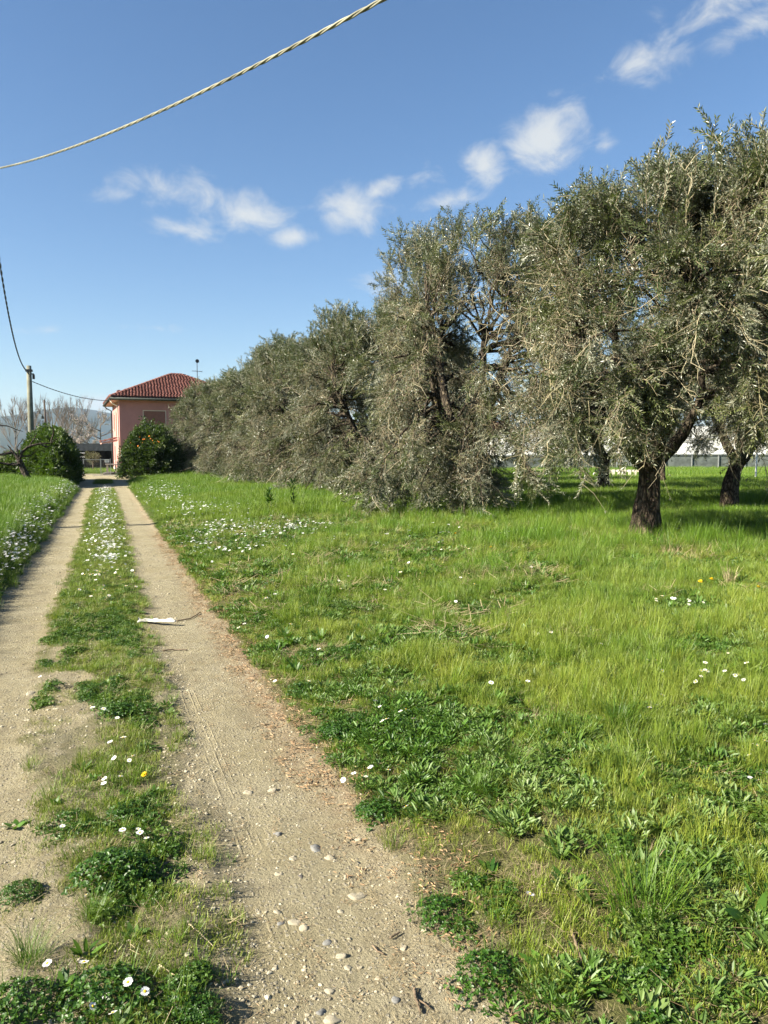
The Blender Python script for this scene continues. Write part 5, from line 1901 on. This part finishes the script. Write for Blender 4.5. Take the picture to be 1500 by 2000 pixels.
def tiles(p0, p1, q0, q1, rows, width):
    """barrel tiles: rows between the eave p0-p1 and the ridge q0-q1"""
    mb = MB()
    g = np.random.default_rng(int(abs(p0[0]) * 100) + rows)
    nrm = unit(np.cross(p1 - p0, q0 - p0))
    for i in range(rows):
        f0, f1 = i / rows, (i + 1.18) / rows
        a0, b0 = p0 + (q0 - p0) * f0, p1 + (q1 - p1) * f0
        f1 = min(f1, 1)
        L0 = np.linalg.norm(b0 - a0)
        n = max(1, int(L0 / width))
        up = (q0 + q1) / 2 - (p0 + p1) / 2
        up = up / np.linalg.norm(up)
        ln = np.linalg.norm(((q0 + q1) - (p0 + p1)) / 2) / rows * 1.18
        ax = unit(b0 - a0)
        for j in range(n):
            c = a0 + ax * (j + .5) * L0 / n + nrm * (.025 + g.normal(0, .006))
            hw = width * .46
            prof = [(-hw, 0.0), (-hw * .6, .055), (0, .08), (hw * .6, .055), (hw, 0.0)]
            V = []
            for s_, lift in ((0, .075), (ln, 0.0)):
                for (u, h) in prof:
                    V.append(c + ax * u * (1 if s_ == 0 else .85) + nrm * (h + lift) + up * s_)
            V += [c + nrm * .0]
            mb.add(np.array(V), [np.array([[k, k + 1, k + 6, k + 5] for k in range(4)]), np.array([[10, k + 1, k] for k in range(4)])], 0, None, np.clip(.5 + g.normal(0, .3), 0, 1), False)
    return mb


o = tiles(A_, B_, R1, R2, 20, .24).obj('tiles', M['tile'], roof)
o['kind'] = 'stuff'
o = tiles(E_, A_, R1, R1 + [0, .01, 0], 20, .24).obj('tiles', M['tile'], roof)
o['kind'] = 'stuff'
mb = MB()
for (a, b) in ((A_, R1), (B_, R2), (R1, R2), (E_, R1)):
    n = max(4, int(np.linalg.norm(b - a) / .38))
    for i in range(n):
        p, q = a + (b - a) * i / n, a + (b - a) * (i + 1.12) / n
        mb.add(*tube_vf([p + [0, 0, .05], q + [0, 0, .03]], [.125, .105], 8), r=np.full(18, rng.random()), smooth=True)
o = mb.obj('ridge_tiles', M['tile'], roof)
o['kind'] = 'stuff'
M['chimney'] = simple('chimney render', (0.36, 0.20, 0.16), .9, .2, 6)
for (cx, cy_, h) in ((.45, 6.9, 7.0), (.98, 5.9, 7.05)):
    ch = part('chimney', [(cx - .17, cx + .17, cy_ - .17, cy_ + .17, 5.8, h - .22)], M['chimney'], roof)
    part('chimney_cap', [(cx - .20, cx + .20, cy_ - .20, cy_ + .20, h - .1, h - .03), (cx - .14, cx - .08, cy_ - .14, cy_ + .14, h - .22, h - .1), (cx + .08, cx + .14, cy_ - .14, cy_ + .14, h - .22, h - .1), (cx - .12, cx + .12, cy_ - .12, cy_ + .12, h - .03, h + .04)], M['chimney'], ch).parent = roof
# entrance canopy with its own small tiled slope
cn = MB()
y0_, y1_ = D_ - 8.5, D_ - 6.4
cn.add(np.array([[-.002, y0_, 2.75], [-.002, y1_, 2.75], [-1.35, y1_, 2.42], [-1.35, y0_, 2.42], [-.002, y0_, 2.58], [-.002, y1_, 2.58], [-1.35, y1_, 2.32], [-1.35, y0_, 2.32]]),
       np.array([[0, 1, 2, 3], [4, 7, 6, 5], [0, 3, 7, 4], [1, 5, 6, 2], [3, 2, 6, 7]]))
cn.obj('canopy', simple('canopy paint', (0.50, 0.27, 0.22), .8, .1), house)
o = tiles(np.array([-1.40, y1_ + .03, 2.425]), np.array([-1.40, y0_ - .03, 2.425]), np.array([-.01, y1_ + .03, 2.765]), np.array([-.01, y0_ - .03, 2.765]), 4, .23).obj('canopy_tiles', M['tile'], house)
o['kind'] = 'stuff'
# aerial on the right part of the roof
am = MB()
am.add(*tube_vf([[6.9, 5.4, 7.3], [6.9, 5.4, 8.6], [6.9, 5.4, 9.75]], .03, 6))
am.add(*tube_vf([[6.45, 5.3, 8.75], [6.9, 5.4, 8.76], [7.35, 5.5, 8.75]], .022, 6))
for k in range(5):
    am.add(*tube_vf([[6.5 + .2 * k, 5.1, 8.77], [6.5 + .2 * k, 5.7, 8.77]], .012, 5))
am.add(*tube_vf([[6.9, 5.25, 9.62], [6.9, 5.33, 9.62], [6.9, 5.40, 9.62]], [.17, .14, .03], 10))
am.obj('aerial', M['darkmetal'], house)

# ------------------------------------------------------------------ gate, fence, shed
gate = empty('gate', (0, 60.0, 0))
tag(gate, 'low wire mesh gate with thin metal posts before the house', 'gate')
for nm, x0, x1 in (('gate_post', -1.46, -1.40), ('gate_post', -.28, -.22), ('gate_post', .40, .44)):
    part(nm, [(x0, x1, -.03, .03, -.05, 1.20)], M['metal'], gate)
part('rail', [(-2.6, -1.462, -.015, .015, 1.12, 1.16), (-1.398, -.282, -.015, .015, 1.12, 1.16), (-.218, .398, -.015, .015, 1.12, 1.16), (-1.398, -.282, -.015, .015, .05, .08), (-.218, .398, -.015, .015, .05, .08)], M['metal'], gate)
wm = MB()
for k in range(30):
    xk = -2.55 + k * .1
    wm.add(*tube_vf([[xk, 0.02, .05], [xk, .02, 1.13]], .0035, 3, cap=False))
for k in range(11):
    wm.add(*tube_vf([[-2.6, 0.024, .06 + k * .1], [.4, .024, .06 + k * .1]], .0035, 3, cap=False))
o = wm.obj('wire_mesh', M['metal'], gate)
o['kind'] = 'stuff'
sg = part('sign', [(.02, .34, -.05, -.035, .92, 1.13)], M['white'], gate)
part('sign_print', [(.06, .30, -.054, -.051, 1.05, 1.08), (.06, .26, -.054, -.051, .98, 1.0)], M['darkmetal'], sg)
pl = empty('gate_pillar', (1.02, 61.4, 0))
tag(pl, 'squat stone gate pillar at the house corner', 'pillar')
part('shaft', [(-.13, .13, -.13, .13, -.05, .92)], simple('weathered stone', (0.33, 0.29, 0.24), .9, .25, 8, .5), pl)
part('cap', [(-.16, .16, -.16, .16, .922, 1.0)], M['base'], pl)
tb = empty('garden_table', (.55, 61.6, 0))
tag(tb, 'small stone garden table behind the gate beside the pillar', 'table')
part('tabletop', [(-.5, .35, -.3, .3, .72, .80)], M['base'], tb)
part('leg', [(-.42, -.28, -.12, .12, -.02, .72)], M['base'], tb)
part('leg', [(.2, .3, -.12, .12, -.02, .72)], M['base'], tb)
rk = bpy.data.objects.new('planter', stone_mesh(470, M['stone_dark'], .35))
col.objects.link(rk)
rk.location = (.35, 60.9, .08)
rk.scale = (.9, .6, .7)
tag(rk, 'dark flat planter on the ground behind the gate', 'planter')
kb = part('kerb', [(-1.2, 1.6, -.12, .12, -.05, .035)], simple('pale concrete', (0.5, 0.48, 0.44), .9, .1), None)
kb.location = (.4, 58.6, 0)
tag(kb, 'pale concrete kerb crossing the road before the gate', 'kerb')
# shed: long low open shelter with a corrugated front slope
M['sheet'] = simple('grey corrugated sheet', (0.075, 0.085, 0.090), .95, .12, 4, spec=.08)
M['dark'] = simple('dark shed boards', (0.035, 0.032, 0.032), .9, .3, 3)
shed = empty('shed', (-.6, 78, 0))
tag(shed, 'long low open shed with grey sheet roof behind the gate', 'shed')
cor = MB()
n = 90
u = np.linspace(-3.6, 4.5, n)
top = np.stack([u, np.full(n, .10), 2.52 + .015 * np.sin(np.arange(n) * 1.3)], -1)
bot = np.stack([u, np.full(n, 0.0), 1.84 + .015 * np.sin(np.arange(n) * 1.3)], -1)
bt2 = bot - [0, 0, .03]
V = np.concatenate([top, bot, bt2])
k = np.arange(n - 1)
cor.add(V, [np.stack([k + n, k + n + 1, k + 1, k], -1), np.stack([k + 2 * n, k + 2 * n + 1, k + n + 1, k + n], -1)])
cor.obj('roof', M['sheet'], shed)
part('back_roof', [(-3.6, 4.5, .102, 6, 2.44, 2.5)], M['sheet'], shed)
part('wall', [(-3.6, 4.5, 5.8, 5.98, -.1, 2.43), (-3.6, -3.45, .3, 5.79, -.1, 1.8), (4.35, 4.5, .3, 5.79, -.1, 1.8)], M['dark'], shed)
for xx in (-3.5, -1.6, .5, 2.6, 4.4):
    part('post', [(xx - .05, xx + .05, .05, .15, -.1, 1.8)], M['dark'], shed)
for k2, (xa, za) in enumerate(((-1.9, 1.62), (-1.9, 1.25))):
    bd_ = part('board', [(-.35, .35, -.03, .03, -.06, .06)], M['white'], None)
    bd_.location = (-2.05, 77.4, za)
    tag(bd_, ('upper' if k2 == 0 else 'lower') + ' white board under the left end of the shed roof', 'board', 'white boards at the shed')
    pp = part('bracket', [(-.02, .02, .032, .65, -.02, .02)], M['dark'], bd_)
# young olive with a pale crown behind the gate
yo = empty('young_tree', (-.95, 70, 0))
tag(yo, 'small pale young tree with bare stem before the shed', 'tree')
MB().add(*tube_vf([[0, 0, -.1], [.02, 0, .5], [0, 0, .95]], [.045, .035, .03], 7), smooth=True).obj('trunk', M['palebark'], yo)
g = np.random.default_rng(77)
n = 170
D = unit(g.normal(0, 1, (n, 3)))
P = np.array([0, 0, 1.15]) + D * np.array([.55, .5, .42]) * (.35 + .6 * g.random((n, 1)))
P[:, 2] += .25 * np.exp(-((P[:, 0] + .4) / .2) ** 2) + .2 * np.exp(-((P[:, 0] - .45) / .2) ** 2)
scatter('crown', P, dir_rot(unit(D + [0, 0, .4]), g.random(n) * 6.28), np.full(n, .42), g.integers(0, 8, n), np.full(n, .5), KSHOOT, yo)
bag = Bag()
x, y = zone(-2.6, .9, 64, 70, 14)
bag.add(x, y, 24, 27, .8, .15)
x, y = zone(-9, .9, 72, 77, 6)
bag.add(x, y, 24, 27, .8, .2)
bag.emit('yard_grass', 'sunlit grass patch behind the gate')

# ------------------------------------------------------------------ poles and cables
M['concrete'] = simple('weathered concrete pole', (0.17, 0.17, 0.13), .9, .22, 3, .3, 30)
M['oldwood'] = simple('dark creosoted wood', (0.07, 0.055, 0.045), .9, .25, 8)
pole = empty('utility_pole', (-4.02, 50, 0))
tag(pole, 'tall tapered concrete utility pole behind the laurel bush', 'utility pole')
MB().add(*tube_vf([[0, 0, -.3], [0, 0, 2], [0, 0, 4], [0, 0, 6.72]], [.19, .175, .16, .135], 14), smooth=True).obj('pole', M['concrete'], pole)
part('top_clamp', [(-.19, .19, -.17, .17, 6.38, 6.50)], M['darkmetal'], pole)
part('insulator', [(.17, .30, -.06, .06, 5.95, 6.22), (.13, .26, -.05, .05, 6.22, 6.28)], M['oldwood'], pole)
thin = empty('utility_pole', (-4.5, 70, 0))
tag(thin, 'thin dark wooden pole with two small brackets right of concrete pole', 'utility pole')
MB().add(*tube_vf([[.02, 0, -.3], [0, 0, 3], [-.05, 0, 6.0]], [.11, .09, .07], 10, .1), smooth=True).obj('pole', M['oldwood'], thin)
part('bracket', [(-.32, -.06, -.03, .03, 4.45, 4.52), (-.30, -.14, -.06, .06, 4.52, 4.68)], M['darkmetal'], thin)
part('bracket', [(-.20, -.06, -.03, .03, 5.15, 5.21)], M['darkmetal'], thin)
P2 = np.array([-2.45, 17.85])
pole2 = empty('utility_pole', (P2[0], P2[1], .15))
tag(pole2, 'near concrete utility pole just left of the picture, shadow across the track', 'utility pole')
MB().add(*tube_vf([[0, 0, -.3], [0, 0, 3], [0, 0, 8.9]], [.13, .12, .085], 12), smooth=True).obj('pole', M['concrete'], pole2)

M['cable'] = simple('pale weathered cable', (0.21, 0.205, 0.15), .7, .35, 3)
M['cabledark'] = simple('dark cable', (0.035, 0.035, 0.035), .6, .2, 10)


def plan_curve(A, B, pix, deg=2):
    """heights of a hanging cable whose plan runs from A to B, from the places where it is seen"""
    A, B = np.array(A, float), np.array(B, float)
    s_, z_ = [], []
    for (px, py) in pix:
        r = ray(px, py)
        m = np.array([[(B - A)[0], -r[0]], [(B - A)[1], -r[1]]])
        s, t = np.linalg.solve(m, -A)
        s_.append(s)
        z_.append(EYE + t * r[2])
    return np.polyfit(s_, z_, deg)


def cable(name, A, B, fit, s0, s1, strand_r, twist_r, pitch, nstr, mat, label, step=.04):
    A, B = np.array(A, float), np.array(B, float)
    L = np.linalg.norm(B - A) * (s1 - s0)
    n = int(L / step)
    s = np.linspace(s0, s1, n)
    P = np.stack([A[0] + (B - A)[0] * s, A[1] + (B - A)[1] * s, np.polyval(fit, s)], -1)
    root = empty(name, P[0])
    tag(root, label, 'cable')
    T = unit(np.gradient(P, axis=0))
    S = unit(np.cross(T, [0, 0, 1.0]))
    U = np.cross(S, T)
    ln = np.concatenate([[0], np.cumsum(np.linalg.norm(np.diff(P, axis=0), axis=1))])
    for k in range(nstr):
        a = ln / pitch * 2 * pi + k * 2 * pi / nstr
        Q = P + twist_r * (np.cos(a)[:, None] * S + np.sin(a)[:, None] * U)
        MB().add(*tube_vf(Q - P[0], strand_r, 7), smooth=True).obj('strand', mat, root)
    return P


near_pix = [(0, 328), (117, 296), (219, 260), (315, 216), (384, 184), (464, 144), (512, 122), (587, 81), (667, 43), (747, 3)]
An, Bn = (-2.45, 17.85), (1.9, 5.2)
fit = plan_curve(An, Bn, near_pix)
cable('overhead_cable', An, Bn, fit, -.0, 1.75, .0074, .0088, .62, 3, M['cable'], 'thick twisted pale cable crossing the sky overhead')
far_pix = [(0, 515), (15, 605), (32, 680), (45, 715), (55, 729)]
Af, Bf = (-4.02, 50), (-2.45, 17.85)
fit2 = plan_curve(Af, Bf, far_pix, 3)
print('far cable heights', np.polyval(fit2, [0, .25, .5, .75, .87, 1.0]), 'near', np.polyval(fit, [0, .3, .6, 1.0, 1.75]))
cable('overhead_cable', Af, Bf, fit2, 0.0, .97, .016, .017, .9, 2, M['cabledark'], 'dark cable rising from the concrete pole to the left edge', .12)
hx, hy = 1.2 - .62, 63.8 - .62
fit3 = plan_curve(Af, (hx, hy), [(63, 744), (87, 756), (105, 761), (135, 771), (180, 779), (210, 783)])
cable('overhead_cable', Af, (hx, hy), fit3, .0, 1.0, .014, .014, .9, 2, M['cabledark'], 'dark cable hanging from the concrete pole to the house eave', .12)

# ------------------------------------------------------------------ greenhouses and far buildings seen between the olives
M['plastic'] = NT('white greenhouse film').finish((0.80, 0.80, 0.77), .5, None, .4)
M['slat'] = simple('pale slats', (0.60, 0.55, 0.45), .8, .1)


def tunnel(x, y, wd, ln, zt, ze, rz, label):
    root = empty('greenhouse', (x, y, 0), rz)
    tag(root, label, 'greenhouse', 'white greenhouses behind the olives')
    n = 17
    a = np.linspace(0, pi, n)
    prof = np.stack([-np.cos(a) * wd / 2, ze + np.sin(a) ** .8 * (zt - ze)], -1)
    for nm in ('film',):
        mb = MB()
        V0 = np.stack([prof[:, 0], np.zeros(n), prof[:, 1]], -1)
        V1 = V0 + [0, ln, 0]
        k = np.arange(n - 1)
        mb.add(np.concatenate([V0, V1]), np.stack([k, k + n, k + n + 1, k + 1], -1), smooth=True)
        cap = np.concatenate([V0, [[0, 0, ze]]])
        mb.add(cap, np.stack([k, k + 1, np.full(n - 1, n)], -1))
        mb.add(cap + [0, ln, 0], np.stack([k + 1, k, np.full(n - 1, n)], -1))
        mb.obj(nm, M['plastic'], root)
    part('wall', [(-wd / 2 + .05, wd / 2 - .05, .05, ln - .05, -.1, ze - .03)], simple('dark greenhouse sides', (0.10, 0.115, 0.105), .5, .3, 2), root)
    for xx in np.linspace(-wd / 2, wd / 2, 6):
        part('post', [(xx - .035, xx + .035, -.05, .02, -.1, ze)], M['metal'], root)
    part('rail', [(-wd / 2, wd / 2, -.06, -.052, ze - .04, ze + .04)], M['metal'], root)


tunnel(33.3, 52, 9.4, 26, 3.75, 1.42, R_(-20), 'white arched greenhouse left of the nearest olive trunk')
tunnel(46.0, 50, 10.5, 26, 3.8, 1.5, R_(-25), 'white greenhouse directly behind the nearest olive trunk')
tunnel(52.5, 38.0, 10.5, 26, 3.2, 1.5, R_(-40), 'white greenhouse at the right picture edge')
rh = empty('house', (44.6, 86, 0), R_(-12))
tag(rh, 'distant beige house with red roof glimpsed between olive limbs', 'house')
part('wall', [(-4, 4, 0, 8, -.2, 4.6)], simple('beige render', (0.50, 0.42, 0.28), .9, .1), rh)
mb = MB()
mb.add(np.array([[-4.6, -.6, 4.55], [4.6, -.6, 4.55], [4.6, 8.6, 4.55], [-4.6, 8.6, 4.55], [0, 2, 6.2], [0, 6, 6.2]]), [np.array([[0, 3, 2, 1], [1, 2, 5, 4], [3, 0, 4, 5]]), np.array([[0, 1, 4], [2, 3, 5]])], 0)
mb.obj('roof', M['tile'], rh)
for xx in (-2.2, 1.4):
    wn_ = part('window', [(xx, xx + 1, -.05, -.002, 1.2, 2.6)], M['brown'], rh)
    part('sill', [(xx - .08, xx + 1.08, -.12, -.004, 1.12, 1.195)], M['cream'], wn_)
pall = empty('pallet', (26.3, 34.5, 0), R_(-30))
tag(pall, 'pale slatted pallet standing in the grass before the greenhouse', 'pallet')
for k in range(7):
    part('slat', [(-.9 + k * .28, -.76 + k * .28, 0, .03, .25, .72)], M['slat'], pall)
part('rail', [(-.95, .98, .032, .07, .60, .70), (-.95, .98, .032, .07, .28, .36)], M['slat'], pall)
for i, (x, y) in enumerate(((29.6, 28.8), (24.6, 34.2), (33.5, 23.5))):
    ps = empty('fence_post', (x, y, 0))
    tag(ps, ('thin white post seen just right of the nearest olive trunk', 'thin white post left of the nearest olive trunk', 'thin white post near the right picture edge')[i], 'post', 'thin white posts in the orchard')
    part('shaft', [(-.03, .03, -.03, .03, -.1, 1.75)], M['white'], ps)
    part('cap', [(-.045, .045, -.045, .045, 1.752, 1.80)], M['metal'], ps)
FB = [(24, 66, 6.5, 'dark evergreen tree behind the third olive'), (30.5, 64, 5.0, 'dark hedge tree left of the arched greenhouse'), (37, 84, 6, 'brownish tree left of the distant beige house'), (52, 82, 6.0, 'dark tree right of the distant beige house'),
      (62, 78, 5.5, 'rounded tree behind the middle greenhouse'), (70, 66, 5.5, 'rounded tree behind the right greenhouse'), (76, 54, 5.5, 'dark tree at the far right behind the greenhouse'), (17, 74, 5.5, 'evergreen tree right of the pink house')]
for i, (x, y, h, lab) in enumerate(FB):
    bush('background_tree', (x, y, 0), (3.6, 3.2, h), 520, KHEDGE, 850 + i, lab, 'tree', 3, .15 + .25 * (i % 3), 'trees behind the orchard')

# ------------------------------------------------------------------ haze
HAZE = 0.00007
if HAZE:
    n = NT('haze')
    pv = n.node('ShaderNodeVolumePrincipled')
    pv.inputs['Color'].default_value = (0.46, 0.63, 0.90, 1)
    pv.inputs['Density'].default_value = HAZE
    pv.inputs['Anisotropy'].default_value = 0.0
    n.l.new(pv.outputs[0], n.out.inputs['Volume'])
    hz = MB().add(*box_vf(-6500, 6500, -600, 7600, -8, 345)).obj('haze', n.m)
    tag(hz, kind='stuff')
    hz.display_type = 'WIRE'
print('objects', len(scene.objects), 'tris', sum(len(m.polygons) for m in bpy.data.meshes))
